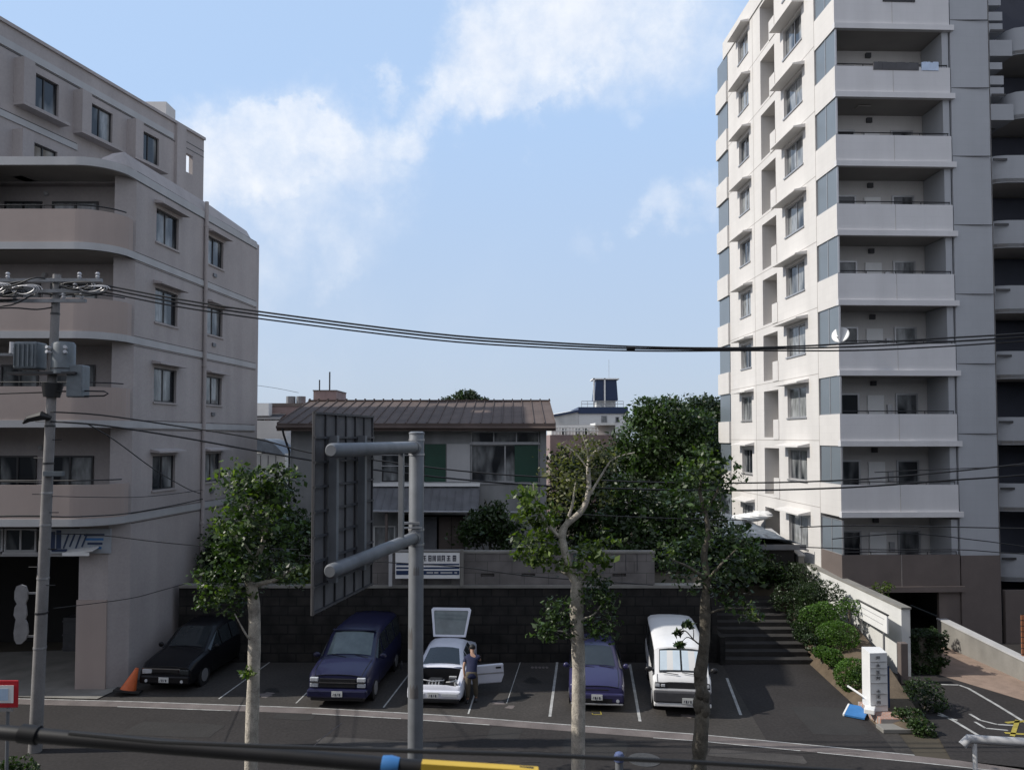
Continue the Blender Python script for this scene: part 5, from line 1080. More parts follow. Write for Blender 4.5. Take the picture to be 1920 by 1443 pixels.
# cross arms run towards the left with insulators
c = upt(540)
for y,x0_,x1_ in ((528,-2.2,1.3),(548,-2.3,1.2),(566,-2.0,.9)):
    c = upt(y); mb = MB(); mb.obox((c.x+(x0_+x1_)/2,c.y-.17,c.z),(x1_-x0_,.09,.09)); a_ = mb.build('cross_arm', M['galv'], up_)
    for x in (x0_+.1,x0_+.55,x0_+1.0,x1_-.6,x1_-.12):
        q = Vector((c.x+x,c.y-.17,c.z+.045)); mb = MB(); mb.tube([q,q+Vector((0,0,.05)),q+Vector((0,0,.08)),q+Vector((0,0,.13)),q+Vector((0,0,.17))],[.03,.06,.035,.06,.03],10); mb.build('insulator', M['porcelain'], a_, smooth=True)
for (x,y,w_,h_,d_,r_) in ((-.55,668,.62,.72,.5,0),):
    c = upt(y); mb = MB(); mb.obox((c.x+x,c.y-.1,c.z),(w_,d_,h_)); t_ = mb.build('transformer', M['trans'], up_, bevel=.05)
    for k in range(5): mb = MB(); mb.obox((c.x+x-.24+.12*k,c.y-.1-d_/2-.03,c.z),(.025,.05,h_*.8)); mb.build('cooling_fin', M['trans'], t_)
    for k in (0,1): q = Vector((c.x+x-w_/2,c.y-.1,c.z+.22-.16*k)); mb = MB(); mb.tube([q,q+Vector((-.1,0,.01)),q+Vector((-.2,0,.02))],[.045,.055,.03],9); mb.build('bushing', M['porcelain'], t_, smooth=True)
c = upt(672); mb = MB(); q = c+Vector((.33,-.1,0)); mb.tube([q+Vector((0,0,-.42)),q+Vector((0,0,.36)),q+Vector((0,0,.42))],[.29,.29,.25],20); t_ = mb.build('transformer', M['trans'], up_, smooth=True)
for k in (0,1):
    for s_ in (-1,1):
        p = q+Vector((s_*.2,-.22,.24-.12*k)); mb = MB(); mb.tube([p,p+Vector((s_*.04,-.14,.02))],[.04,.045],9); mb.build('bushing', M['porcelain'], t_, smooth=True)
mb = MB(); mb.tube([q+Vector((0,0,-.3)),q+Vector((0,0,-.27))], .3, 20); mb.build('hoop', M['darkframe'], t_, smooth=True)
c = upt(705); mb = MB(); mb.obox((c.x-.1,c.y-.12,c.z+.06),(1.8,.5,.06)); mb.build('platform', M['darkframe'], up_)
c = upt(650); mb = MB(); mb.obox((c.x-1.2,c.y-.1,c.z-.22),(1.7,.07,.07)); a_ = mb.build('cross_arm', M['galv'], up_)
q = Vector((c.x-1.05,c.y-.1,c.z-.185)); mb = MB(); mb.tube([q,q+Vector((0,0,.12)),q+Vector((0,0,.3))],[.07,.06,.06],9); mb.build('surge_arrester', M['porcelain'], a_, smooth=True)
c = upt(715); mb = MB(); mb.obox((c.x+.72,c.y-.05,c.z),(.42,.4,.85)); mb.build('switch_box', M['trans'], up_, bevel=.03)
c = upt(725); mb = MB(); mb.tube([c+Vector((0,0,-.28)),c+Vector((.02,0,.1))],[.2,.27],14); mb.build('collar', M['darkframe'], up_, smooth=True)
c = upt(738); mb = MB(); mb.tube([c+Vector((.1,-.1,.05)),c+Vector((.9,-.1,.07)),c+Vector((1.45,-.1,.06)),c+Vector((1.56,-.1,.0)),c+Vector((1.45,-.1,-.06)),c+Vector((.5,-.1,-.08))], .022, 6); mb.build('cable_loop', M['cable'], up_, smooth=True)
c = upt(785); mb = MB(); mb.tube([c+Vector((-.6,-.2,-.12)),c+Vector((-.45,-.2,.0)),c+Vector((-.1,-.2,.08)),c+Vector((.1,-.15,.02))],[.03,.09,.12,.05],8); mb.build('splice_box', M['cable'], up_, smooth=True)
c = upt(880)
mb = MB(); mb.obox((c.x+.25,c.y-.16,c.z-.1),(.5,.12,.12)); mb.build('terminal_box', M['trans'], up_)
for k,(x0_,y0_,rx,ry) in enumerate(((-1.5,545,.55,.16),(-1.1,552,.5,.13),(-.6,548,.42,.15),(.75,540,.5,.12),(1.15,546,.45,.10))):
    c = upt(y0_); pts = []
    for t in range(34): f = t*.62; pts.append((c.x+x0_+rx*math.cos(f)*(1-.012*t), c.y-.3+.02*math.sin(f*1.7)-.004*t, c.z+ry*math.sin(f)*(1-.01*t)+.02*math.sin(t*1.3)))
    Q,_ = limb(pts,.01,.01); mb = MB(); mb.tube(Q, .014, 5); mb.build('wire_coil', M['cable' if k%2 else 'alu'], up_, smooth=True, ang=80)
# wavy white advert board bolted to the pole
ab = thing('pole_board', 'wavy white plastic board bracketed to the left side of the utility pole', 'sign board', (at(40,1150,UY).x, UY-.05, at(40,1205,UY).z))
lob = []
X0 = at(40,1150,UY-.05).x; Z = lambda y: at(40,y,UY-.05).z
for (y,hw,dx) in ((1095,.0,0),(1098,.12,0),(1108,.17,.0),(1122,.17,0),(1131,.11,.01),(1138,.15,-.01),(1152,.17,-.01),(1160,.12,.0),(1168,.16,.02),(1185,.19,.02),(1198,.15,.0),(1206,.06,-.03)): lob.append((X0+dx,hw,Z(y)))
poly = [(x-h,z) for x,h,z in lob]+[(x+h,z) for x,h,z in reversed(lob)]
n = len(poly); mb = MB(); mb.add([(x,UY-.09,z) for x,z in poly]+[(x,UY-.04,z) for x,z in poly],[tuple(range(n)),tuple(range(2*n-1,n-1,-1))]+[(i,(i+1)%n,n+(i+1)%n,n+i) for i in range(n)]); mb.build('board', mat('board_grey_white', (.22,.22,.23), .6, .3, 3., streak=.3), ab)
for y in (1112,1193): 
    c = upt(y); mb = MB(); mb.bar((X0+.1,UY-.02,Z(y)),(c.x-.1,UY,Z(y)),.03,.05); mb.build('bracket', M['alu'], ab)
# red bordered sign at left edge
rs = thing('street_sign', 'white street sign with a thick red border on a slim post at the left edge', 'sign', (at(12,1440,17.6).x,17.6,0))
p0 = at(-40,1326,17.55); p1 = at(34,1275,17.55); RY = 17.55
mb = MB(); mb.box(p0.x,p1.x,RY,RY+.03,p0.z,p1.z); mb.build('border', M['red'], rs, bevel=.01)
q0 = at(-33,1317,RY); q1 = at(26,1284,RY); mb = MB(); mb.box(q0.x,q1.x,RY-.008,RY,q0.z,q1.z); mb.build('face', M['white'], rs)
q0 = at(-30,1312,RY); q1 = at(16,1290,RY); mb = MB(); mb.box(q0.x,q1.x,RY-.012,RY-.008,q0.z,q1.z); mb.build('pictogram', mat('pale_blue', (.42,.55,.72), .5, .15, 4.), rs)
q0 = at(-36,1333,RY); q1 = at(23,1328,RY); mb = MB(); mb.box(q0.x,q1.x,RY,RY+.04,q0.z,q1.z); mb.build('lower_rail', M['alu'], rs)
x = at(10,1400,RY).x; mb = MB(); mb.tube([(x,RY+.06,0),(x,RY+.06,p1.z-.1)], .035, 10); mb.build('post', M['galv'], rs, smooth=True)
c = at(35,1412,18.2); shrub('blurred low bush at the foot of the red-bordered sign', (c.x,c.y,.45), (.55,.4,.45), M['leaf_deep'], 1400, 2, 'roadside_bush', None)
# bollard with rounded cap
bx = at(1161,1440,17.6); bl = thing('bollard', 'short bollard with a rounded bluish cap at the bottom edge', 'bollard', (bx.x,17.6,0))
zt = at(1161,1408,17.6).z; mb = MB(); mb.tube([(bx.x,17.6,0),(bx.x,17.6,zt-.2)], .09, 16); mb.build('post', M['galv'], bl, smooth=True)
mb = MB(); mb.tube([(bx.x,17.6,zt-.2),(bx.x,17.6,zt-.1),(bx.x,17.6,zt-.03),(bx.x,17.6,zt)],[.12,.12,.085,.02],16); mb.build('cap', mat('blue_grey_cap',(.10,.13,.26),.35,.1,4.), bl, smooth=True)
# ------------------------------------------------------------------ OVERHEAD CABLES
def cable(label, pts, Y, r, m='cable'):
    P = [at(x,y,(Y if not isinstance(Y,(list,tuple)) else Y[i])) for i,(x,y) in enumerate(pts)]
    Q,_ = limb(P, r, r); mb = MB(); mb.tube(Q, r, 6); o = mb.build('overhead_cable', M[m], smooth=True, ang=80)
    return tag(o, label, 'cable', 'overhead cables')
for dy, r, lab in ((0,.026,'upper strand of the thick cable bundle crossing the sky'),(6,.026,'middle strand of the thick cable bundle crossing the sky'),(13,.022,'lowest strand of the thick cable bundle crossing the sky')):
    k = (0,.45,1.)[(0,6,13).index(dy)]
    cable(lab, [(112,526+dy*.9),(190,534+dy),(330,560+dy*1.1),(500,586+dy),(800,624+dy*.9),(1000,640+dy*.8),(1200,650+dy*.6),(1400,652+dy*.4),(1600,644+dy),(1750,635+dy*1.2),(1920,625+dy*1.1),(2200,604+dy)], 20.3, r)
cable('dark cable crossing the house windows below the eave at left of the pole', [(95,772),(190,778),(330,798),(480,822),(580,848),(700,862),(860,882),(1000,893),(1200,903),(1400,905),(1600,899),(1780,884),(1920,869),(2200,836)], 20.2, .022)
cable('dark cable just below the one crossing the house windows', [(95,790),(190,797),(330,818),(480,845),(580,862),(700,880),(860,898),(1000,909),(1200,917),(1400,919),(1600,913),(1780,900),(1920,890),(2200,862)], 20.25, .025)
cable('thin service cable sagging from the pole to the far end of the tan block', [(165,795),(215,825),(290,880),(350,915),(376,925)], [20.4,22,25,28.5,29.8], .016)
cable('thin cable level along the tan block above its ground floor', [(95,968),(150,968),(240,962),(330,946),(380,935)], [20.4,21.5,25,28,29.8], .02)
cable('thin cable falling along the tan block wall below the pale band', [(100,1000),(190,1003),(300,1016),(400,1024),(560,1030)], [20.4,20.6,20.8,21,21.3], .014)
cable('slanting thin wire low on the tan block side wall', [(100,1140),(240,1122),(300,1107),(360,1090)], [20.4,24.5,26.5,28.5], .012)
cable('thin cable between the pole and the tan block under the lowest balcony rail', [(98,930),(245,932),(320,926),(380,918)], [20.4,25,27.5,29.8], .012)
cable('thin cable crossing in front of the banner', [(560,1040),(700,1052),(860,1062),(1000,1080),(1225,1096)], [20,20,20,20,20.5], .014)
cable('thin cable through the dark trees at the centre', [(985,958),(1110,965),(1270,972),(1400,975)], 20, .013)
cable('pair cable low across the ground balcony of the tower, upper', [(1500,988),(1600,985),(1760,987),(1920,990),(2100,990)], 20.1, .016)
cable('cable across the lowest cream balcony of the tower at right', [(1560,1010),(1700,1000),(1830,1012),(1920,1024),(2100,1050)], 20.3, .014)
cable('cable running above the brown ground balcony at right', [(1500,1025),(1650,1030),(1800,1030),(1920,1038),(2100,1040)], 20.2, .014)
cable('thin upper cable across the seventh floor parapet at right', [(1640,885),(1750,880),(1850,876),(1920,872),(2100,862)], 20.6, .013)
cable('left running main cable from the pole top', [(107,522),(40,528),(-60,545)], [20.4,20.2,20], .03)
cable('left running cable from the second cross arm', [(104,545),(30,548),(-60,556)], [20.4,20.2,20], .035)
cable('left running cable from the lowest cross arm', [(104,566),(30,562),(-60,566)], [20.4,20.2,20], .035)
for k,(y0,y1,y2) in enumerate(((532,520,536),(556,550,572),(574,580,577))): cable(('upper slack jumper loop left of the utility pole top','middle slack jumper loop left of the utility pole top','lowest slack jumper loop left of the utility pole top')[k], [(108,y0),(70,y1),(20,y2),(-50,y2+4)], [20.4,20.1,20.0,20], .02)
for k,(y0,y1) in enumerate(((540,552),(556,562))): cable(('upper short jumper from the pole top to the cable bundle','lower short jumper from the pole top to the cable bundle')[k], [(108,y0),(140,y0-4),(170,y1-8),(200,y1-14)], [20.4,20.2,20.2,20.3], .018)
cable('left running cable level with the transformers', [(95,735),(30,737),(-60,740)], [20.4,20.2,20], .018)
cable('left running thick cable above the garage', [(90,967),(20,967),(-60,969)], [20.4,20.3,20.2], .03)
cable('left running thin cable across the lowest balcony', [(92,905),(20,903),(-60,902)], [20.4,20.3,20.2], .016)
cable('faint far wire left of the roof antennas', [(480,722),(520,728),(560,736)], 44, .012)
mb = MB(); p = at(1182,652,20.3); mb.tube([(p.x-.1,p.y,p.z),(p.x+.12,p.y,p.z-.0)], .06, 8); tag(mb.build('cable_joint', M['cable']), 'small black joint on the thick cable bundle over the trees', 'cable joint')
# ------------------------------------------------------------------ FOREGROUND RAIL
fr = thing('safety_rail', 'black pipe safety rail running across the bottom of the view', 'railing', tuple(at(300,1400,2.2)))
Q = [at(x,y,Y) for x,y,Y in ((-120,1362,2.25),(0,1372,2.22),(60,1377,2.2),(300,1398,2.18),(540,1417,2.16),(760,1436,2.14),(1000,1452,2.12))]
mb = MB(); mb.tube(Q, .0205, 18); mb.build('pipe', M['pipe'], fr, smooth=True)
a = at(40,1374,2.2); b = at(72,1378,2.2); mb = MB(); mb.tube([a,b], .026, 18); mb.build('joint_collar', M['pipe'], fr, smooth=True)
mb = MB(); c = at(748,1436,2.14); d = at(716,1433,2.14); mb.tube([d,(c+d)/2,c], [.024,.027,.023], 16); mb.build('clamp', M['blue'], fr, smooth=True)
fc = MB(); fc.tube([at(x,y,2.0) for x,y in ((130,1374),(300,1390),(500,1398),(800,1408),(1000,1414),(1300,1428),(1600,1446))], .006, 8); tag(fc.build('rail_cable', M['cable'], smooth=True), 'thin black cable strung just above the pipe rail', 'cable')
yb = MB(); p = at(790,1431,2.1); q = at(1010,1445,2.1); 
yb.add([(p.x,2.1,p.z),(q.x,2.1,q.z),(q.x,2.1,q.z-.08),(p.x-.005,2.1,p.z-.08),(p.x,2.13,p.z),(q.x,2.13,q.z),(q.x,2.13,q.z-.08),(p.x-.005,2.13,p.z-.08)],[(0,1,2,3),(4,5,6,7),(0,1,5,4),(1,2,6,5),(2,3,7,6),(3,0,4,7)]); tag(yb.build('yellow_board', M['yellow']), 'yellow board edge just below the rail at the bottom centre', 'board')
# ------------------------------------------------------------------ SIGN TOWER and bits on the bank
stw = thing('sign_tower', 'tall white sign tower with a column of dark characters on a brick plinth', 'sign', (10.9,22.8,0))
q = at(1646,1340,22.6); x0_ = at(1632,1300,22.6).x; x1_ = at(1666,1300,22.6).x; zb_ = .25; zt = at(1650,1224,22.6).z
mb = MB(); mb.add([(x0_,22.6,zb_),(x1_,22.65,zb_),(x1_+.1,23.3,zb_),(x0_+.08,23.3,zb_),(x0_,22.6,zt),(x1_,22.65,zt),(x1_+.1,23.3,zt),(x0_+.08,23.3,zt)],[(0,1,2,3),(4,5,6,7),(0,1,5,4),(1,2,6,5),(2,3,7,6),(3,0,4,7)]); mb.build('panel', M['white'], stw)
mb = MB(); mb.box(x1_+.005,x1_+.16,22.85,23.2,zb_,zt-.45); mb.build('side_panel', M['navy'], stw)
for k,y in enumerate((1232,1246,1259,1270,1294,1305,1316)):
    z = at(1645,y,22.6).z; x = (x0_+x1_)/2-.03; mb = MB(); w_ = .11; h_ = .085
    for (u0,u1,v0,v1) in (((0,1,.8,1),(0,.22,0,.8),(.4,.6,.1,.8),(.78,1,0,.8)),((0,1,.42,.6),(.4,.6,0,1),(0,1,.0,.16)),((0,1,.82,1),(.1,.9,.4,.55),(.42,.58,0,.82),(0,1,0,.14)))[k%3]:
        mb.box(x-w_/2+w_*u0,x-w_/2+w_*u1,22.585-.002*(k%3),22.605,z-h_/2+h_*v0,z-h_/2+h_*v1)
    mb.build('character', M['canopy'], stw)
for y in (1240,1252,1264,1280,1300,1322): z = at(1645,y,22.6).z; mb = MB(); mb.box(x0_+.02,x1_-.02,22.592,22.61,z-.006,z+.006); mb.build('divider', M['alu'], stw)
pl = thing('brick_plinth', 'low stepped brick and concrete plinth under the white sign tower', 'plinth', (10.9,22.2,0))
mb = MB(); mb.box(10.45,11.45,22.05,23.5,0,.24); mb.build('brick_top', M['brick'], pl, bevel=.01)
mb = MB(); mb.box(10.3,11.7,21.6,22.05,0,.12); mb.build('step', M['concrete'], pl, bevel=.015)
mb = MB(); p = gnd(1607,1340); Mx = Matrix.Rotation(R(-35),3,'Z')@Matrix.Rotation(R(7),3,'X'); mb.obox((p.x,p.y,.10),(.55,.75,.05),M=Mx); 
bb = thing('blue_board', 'blue board with pale edge lying on the ground by the sign tower', 'board', (p.x,p.y,0)); mb.build('panel', M['blue'], bb)
mb = MB(); mb.obox(Vector((p.x,p.y,.10))+Mx@Vector((-.3,0,0)),(.045,.76,.06),M=Mx); mb.build('edge', M['white'], bb)
mb = MB(); mb.tube([at(1589,1285,23.4),at(1615,1302,23.1),at(1632,1316,22.9)], .03, 8); tag(mb.build('white_pipe', M['white'], smooth=True), 'short white pipe leaning against the sign tower', 'pipe')
mb = MB(); c = at(1631,1330,22.5); mb.obox((c.x,c.y,c.z),(.28,.4,.14),rz=R(-30)); tag(mb.build('paper_box', M['white'], bevel=.02), 'small white box at the foot of the sign tower', 'box')
# ------------------------------------------------------------------ VEHICLES
def paint(n, c, rough=.35, coat=.3, spec=.4): return mat(n, c, rough, .06, 2., coat=coat, spec=spec)
M['p_black'] = paint('black_paint', (.006,.006,.008), .4, .1, .25); M['p_blue'] = paint('dark_blue_paint', (.013,.014,.046), .35, .2, .35); M['p_violet'] = paint('violet_paint', (.030,.028,.085))
M['p_silver'] = paint('white_car_paint', (.68,.69,.76)); M['p_van'] = paint('white_van_paint', (.74,.74,.74))
M['cglass'] = mat('car_glass', (.025,.03,.034), .04, .2, 3., spec=.7)
M['cglass_lt'] = mat('reflecting_windscreen', (.10,.13,.135), .05, .35, 2.5, spec=.8)
M['lamp'] = mat('headlamp', (.55,.57,.6), .12, .15, 8., spec=.8)
M['chrome'] = mat('chrome', (.6,.6,.62), .15, .05, 4., metal=1.)
M['plate'] = mat('plate_white', (.62,.63,.62), .5, .1, 6.)
M['shade_foil'] = mat('sunshade', (.62,.72,.80), .4, .1, 3.)
def sec(st):
    y, zu, zb, zt, ws, wb, wt = st; h = min(1, max(.12, (zt-zb)/.4)); crown = .035
    half = [(0,zu),(ws-.08,zu),(ws-.01,zu+.10),(max(ws,wb)+.012,(zu+zb)*.5+.02),(max(ws,wb)+.004,zb-.08),(wb,zb),(wt+.03*h,zt-.09*h),(wt-.07,zt-.01),(wt*.5,zt+crown*.75),(0,zt+crown)]
    return [(x,y,z) for x,z in half]+[(-x,y,z) for x,z in half[-2:0:-1]]
def car(name, label, cat, loc, rz, sts, pm, glass, wheels, cowl, roof0, roof1, rear, trim, wmat=None, skip=None, sideg=True, group='parked cars in the car park'):
    t = thing(name, label, cat, (loc[0],loc[1],0), group, R(rz)); n = 18
    mb = MB(True); vs = []; 
    for s in sts: vs += sec(s)
    fs = []
    for i in range(len(sts)-1):
        for k in range(n):
            if skip and skip(i,k): continue
            fs.append((i*n+k,i*n+(k+1)%n,(i+1)*n+(k+1)%n,(i+1)*n+k))
    if not (skip and skip(-1,0)): fs.append(tuple(range(n)))
    fs.append(tuple(range((len(sts)-1)*n,len(sts)*n)))
    mb.add(vs, fs); mb.build('body', pm, t, smooth=True, ang=40)
    def screen(nm, i, j, m, sc=.93, part=t):
        a = sec(sts[i]); b = sec(sts[j]); idx = (7,8,9,10,11)
        A = [Vector(a[k]) for k in idx]; Bq = [Vector(b[k]) for k in idx]; nr = (Bq[2]-A[2]).cross(A[0]-A[4]).normalized()
        if nr.z < 0: nr = -nr
        mb = MB(True); g = []
        for row,(P,fr) in enumerate(((A,1),(Bq,1))):
            O = Bq if row == 0 else A
            for p,o_ in zip(P,O):
                q = p.lerp(o_, .06); q = Vector((q.x*sc,q.y,q.z)); g.append(q+nr*.014)
        mb.add(g, [(k,k+1,k+6,k+5) for k in range(4)]); return mb.build(nm, m, part, smooth=True)
    ws_ = screen('windscreen', cowl, roof0, wmat or M['cglass'])
    if rear: screen('rear_window', rear, roof1, M['cglass'])
    for (i,j) in glass:
        for s in (1,-1):
            a = sec(sts[i]); b = sec(sts[j]); P = [Vector(a[5]),Vector(b[5]),Vector(b[6]),Vector(a[6])]
            ce = sum(P,Vector())/4; nr = (P[1]-P[0]).cross(P[3]-P[0]).normalized(); nr = nr if nr.x > 0 else -nr
            Q = [ce+(p-ce)*.9+nr*.012 for p in P]; Q = [Vector((q.x*s,q.y,q.z)) for q in Q]
            mb = MB(True); mb.add(Q,[(0,1,2,3)]); mb.build('side_window', M['cglass'], t)
    # shut lines: bonnet edge, doors, handles; dark arches round the wheels
    def gap(nm, pts, w=.012, m=M['black']):
        mb = MB(True)
        for p,q in zip(pts,pts[1:]): mb.bar(p,q,w,w)
        mb.build(nm, m, t)
    lo = [Vector(p) for p in sec(sts[1])]; hi = [Vector(p) for p in sec(sts[cowl])]
    if not skip:
        for k in (7,11): gap('bonnet_gap', [tuple(Vector(sec(sts[i])[k])+Vector((0,0,.004))) for i in range(1,cowl+1)], .014)
        gap('bonnet_gap', [tuple(Vector(sec(sts[1])[k])+Vector((0,-.004,.004))) for k in (7,8,9,10,11)], .016)
    for s in (1,-1):
        a = sts[roof0]
        for y in (sts[cowl][0]+.12, (sts[cowl][0]+sts[-1][0])*.42+.35):
            gap('door_gap', [(s*(a[4]+.012),y,a[1]+.14),(s*(a[4]+.012),y+.02,(a[1]+a[2])*.5),(s*(a[5]+.006),y+.06,a[2]-.02)], .013)
        mb = MB(True); y = (sts[cowl][0]+sts[-1][0])*.42+.1; mb.box(min(s*(a[5]+.0),s*(a[5]+.03)),max(s*(a[5]+.0),s*(a[5]+.03)),y,y+.18,a[2]-.16,a[2]-.12); mb.build('door_handle', M['black'], t)
    for (x,y,r) in wheels:
        for s in (1,-1):
            mb = MB(True); mb.tube([(s*(x-.05),y,r+.02),(s*(x+.004),y,r+.02)], r*1.17, 22); mb.build('wheel_arch', M['black'], t, smooth=True)
        for s in (1,-1):
            mb = MB(True); mb.tube([(s*(x-.19),y,r),(s*(x+.012),y,r)], r, 22); w = mb.build('wheel', M['rubber'], t, smooth=True)
            mb = MB(True); mb.tube([(s*(x-.02),y,r),(s*(x+.022),y,r)], r*.62, 14); mb.build('rim', M['alu'], w, smooth=True)
    return t, ws_
def lbox(t, nm, x0,x1,y0,y1,z0,z1, m, bev=0.0, par=None):
    mb = MB(True); mb.box(x0,x1,y0,y1,z0,z1); return mb.build(nm, m, par or t, bevel=bev)
def mirrors(t, y, x, z, m, w=.17):
    for s in (1,-1):
        mb = MB(True); mb.ell((s*(x+.12),y,z),(w*.55,.06,.085),10,7); q = mb.build('mirror', m, t, smooth=True)
        mb = MB(True); mb.bar((s*(x-.03),y,z-.04),(s*(x+.08),y,z-.02),.05,.03); mb.build('arm', M['black'], q)
def plate(t, x, y, z, w=.33, h=.165):
    p = lbox(t,'licence_plate',x-w/2,x+w/2,y-.018,y,z-h/2,z+h/2,M['plate'])
    for k in range(4):
        xx = x-.11+.063*k; mb = MB(True); mb.box(xx-.018,xx+.018,y-.023,y-.018,z-.055,z+.02) if k%2 else mb.add([(xx-.02,y-.021,z-.055),(xx-.004,y-.021,z-.055),(xx+.02,y-.021,z+.02),(xx+.0,y-.021,z+.02)],[(0,1,2,3)])
        mb.build('character', M['ink'], p)
def wipers(t, a, b, par=None):
    for (p,q) in (a,b):
        mb = MB(True); mb.tube([p,q], .012, 5); mb.build('wiper', M['black'], t)
def fogs(t,y,z,x=.6):
    for s in (1,-1):
        mb = MB(True); mb.tube([(s*x,y,z),(s*x,y-.012,z)], .05, 10); mb.build('fog_lamp', M['lamp'], t, smooth=True)
# black saloon beside the tan block
st_ = [(-2.3,.32,.58,.60,.76,.74,.66),(-2.26,.25,.72,.78,.86,.82,.74),(-2.0,.23,.86,.93,.885,.86,.78),(-1.25,.23,.98,1.04,.895,.88,.78),(-1.08,.23,1.0,1.08,.895,.88,.76),(-.25,.23,1.02,1.64,.90,.88,.66),(.5,.23,1.03,1.70,.90,.88,.66),(1.3,.23,1.04,1.69,.90,.88,.65),(2.05,.25,1.05,1.6,.89,.86,.62),(2.3,.3,.98,1.1,.84,.8,.66),(2.34,.36,.8,.84,.8,.76,.64)]
t, w_ = car('estate_car','tall black car parked against the tan block in deep shade','car',(-10.95,27.35),-6,st_,M['p_black'],[(4,5),(5,6),(6,7),(7,8)],[(.885,-1.45,.34),(.885,1.4,.34)],4,5,8,9,None)
lbox(t,'grille',-.42,.42,-2.30,-2.24,.58,.72,M['black']); lbox(t,'grille_trim',-.78,.5,-2.302,-2.22,.725,.755,M['chrome'])
for s in (1,-1): lbox(t,'headlight',min(s*.46,s*.79),max(s*.46,s*.79),-2.30,-2.2,.56,.72,M['lamp'] if s < 0 else M['cglass'],.015)
lbox(t,'bumper',-.84,.84,-2.38,-2.2,.28,.54,M['p_black'],.05); plate(t,0,-2.385,.42); mirrors(t,-.85,.88,1.12,M['p_black'])
fogs(t,-2.38,.38); wipers(t,((-.5,-1.06,1.13),(-.05,-1.14,1.10)),((.1,-1.06,1.13),(.55,-1.14,1.10)))
# blue van
sv = [(-2.36,.38,.68,.70,.80,.78,.70),(-2.32,.28,.88,.93,.90,.86,.78),(-2.1,.26,.98,1.06,.95,.92,.84),(-1.35,.26,1.10,1.16,.965,.94,.86),(-1.2,.26,1.12,1.2,.97,.95,.84),(-.42,.26,1.13,1.82,.975,.95,.76),(.3,.26,1.14,1.87,.975,.95,.77),(1.3,.26,1.14,1.88,.975,.95,.77),(2.2,.28,1.14,1.85,.97,.94,.76),(2.36,.34,1.1,1.8,.93,.9,.72)]
t, w_ = car('van','dark blue van with a square nose, parked right of the tall black car','van',(-5.15,26.05),-4,sv,M['p_blue'],[(4,5),(5,6),(6,7),(7,8)],[(.955,-1.5,.34),(.955,1.45,.34)],4,5,8,9,None,M['cglass_lt'])
lbox(t,'grille',-.56,.56,-2.4,-2.3,.60,.86,M['black'],.01); lbox(t,'grille_trim',-.84,.84,-2.41,-2.33,.735,.755,M['chrome'])
for s in (1,-1): 
    lbox(t,'headlight',min(s*.6,s*.86),max(s*.6,s*.86),-2.395,-2.25,.77,.89,M['lamp'],.02); lbox(t,'headlight',min(s*.6,s*.86),max(s*.6,s*.86),-2.395,-2.25,.60,.72,M['lamp'],.02)
lbox(t,'bumper',-.93,.93,-2.5,-2.25,.3,.56,M['p_blue'],.06); lbox(t,'air_dam',-.84,.84,-2.42,-2.2,.2,.3,M['black'],.03); plate(t,.02,-2.505,.44); mirrors(t,-1.05,.96,1.2,M['p_blue'],.22)
wipers(t,((-.55,-1.16,1.26),(-.05,-1.3,1.21)),((.2,-1.16,1.26),(.66,-1.3,1.21))); lbox(t,'roof_lip',-.74,.74,-.5,-.38,1.845,1.87,M['p_blue'],.01)
# white coupe under repair: bonnet off, hatch up, door open
sc_ = [(-2.1,.3,.52,.54,.74,.70,.62),(-2.04,.2,.62,.64,.83,.78,.72),(-1.85,.17,.68,.71,.845,.80,.74),(-1.0,.17,.82,.86,.85,.82,.74),(-.82,.17,.86,.90,.85,.83,.73),(-.05,.17,.88,1.27,.85,.83,.58),(.5,.17,.90,1.31,.85,.83,.58),(.95,.17,.92,1.29,.85,.83,.58),(1.75,.17,.95,1.02,.84,.80,.64),(2.1,.25,.88,.93,.8,.76,.6)]
t, w_ = car('coupe','white coupe with its bonnet off, tailgate raised and driver door open','car',(-2.22,25.75),-4,sc_,M['p_silver'],[(4,5),(5,6),(6,7)],[(.835,-1.3,.30),(.835,1.25,.30)],4,5,None,None,None,M['cglass'],skip=lambda i,k: i in (1,2) and k in (7,8,9,10))
mb = MB(True); mb.box(-.66,.66,-2.0,-.98,.36,.38); mb.box(-.70,-.66,-2.0,-.98,.36,.68); mb.box(.66,.70,-2.0,-.98,.36,.68); mb.box(-.70,.70,-1.0,-.97,.36,.84); mb.build('engine_bay', M['black'], t)
mb = MB(True); mb.box(-.32,.2,-1.75,-1.25,.42,.62); mb.box(-.26,.14,-1.7,-1.3,.62,.67); e = mb.build('engine', M['darkframe'], t, bevel=.02)
for k in range(4): mb = MB(True); mb.tube([(-.2+.1*k,-1.7,.69),(-.2+.1*k,-1.85,.66),(-.2+.1*k,-1.9,.55)], .022, 7); mb.build('intake_pipe', M['alu'], e, smooth=True)
lbox(t,'battery',.34,.56,-1.4,-1.12,.45,.68,M['ribs'],.01); lbox(t,'battery_clamp',.33,.57,-1.3,-1.27,.675,.7,M['white'])
mb = MB(True); mb.tube([(.32,-1.75,.66),(.45,-1.85,.7),(.6,-1.7,.7),(.58,-1.5,.68)], .02, 6); mb.build('hose', M['alu'], t, smooth=True)
mb = MB(True); mb.tube([(-.6,-1.5,.66),(-.45,-1.72,.72),(-.1,-1.82,.7),(.24,-1.7,.7)], .02, 6); mb.build('hose', M['alu'], t, smooth=True)
lbox(t,'reservoir',.56,.64,-1.75,-1.55,.5,.68,M['white'],.01); lbox(t,'cowl_panel',-.68,.68,-.99,-.9,.84,.885,M['navy'],.01)
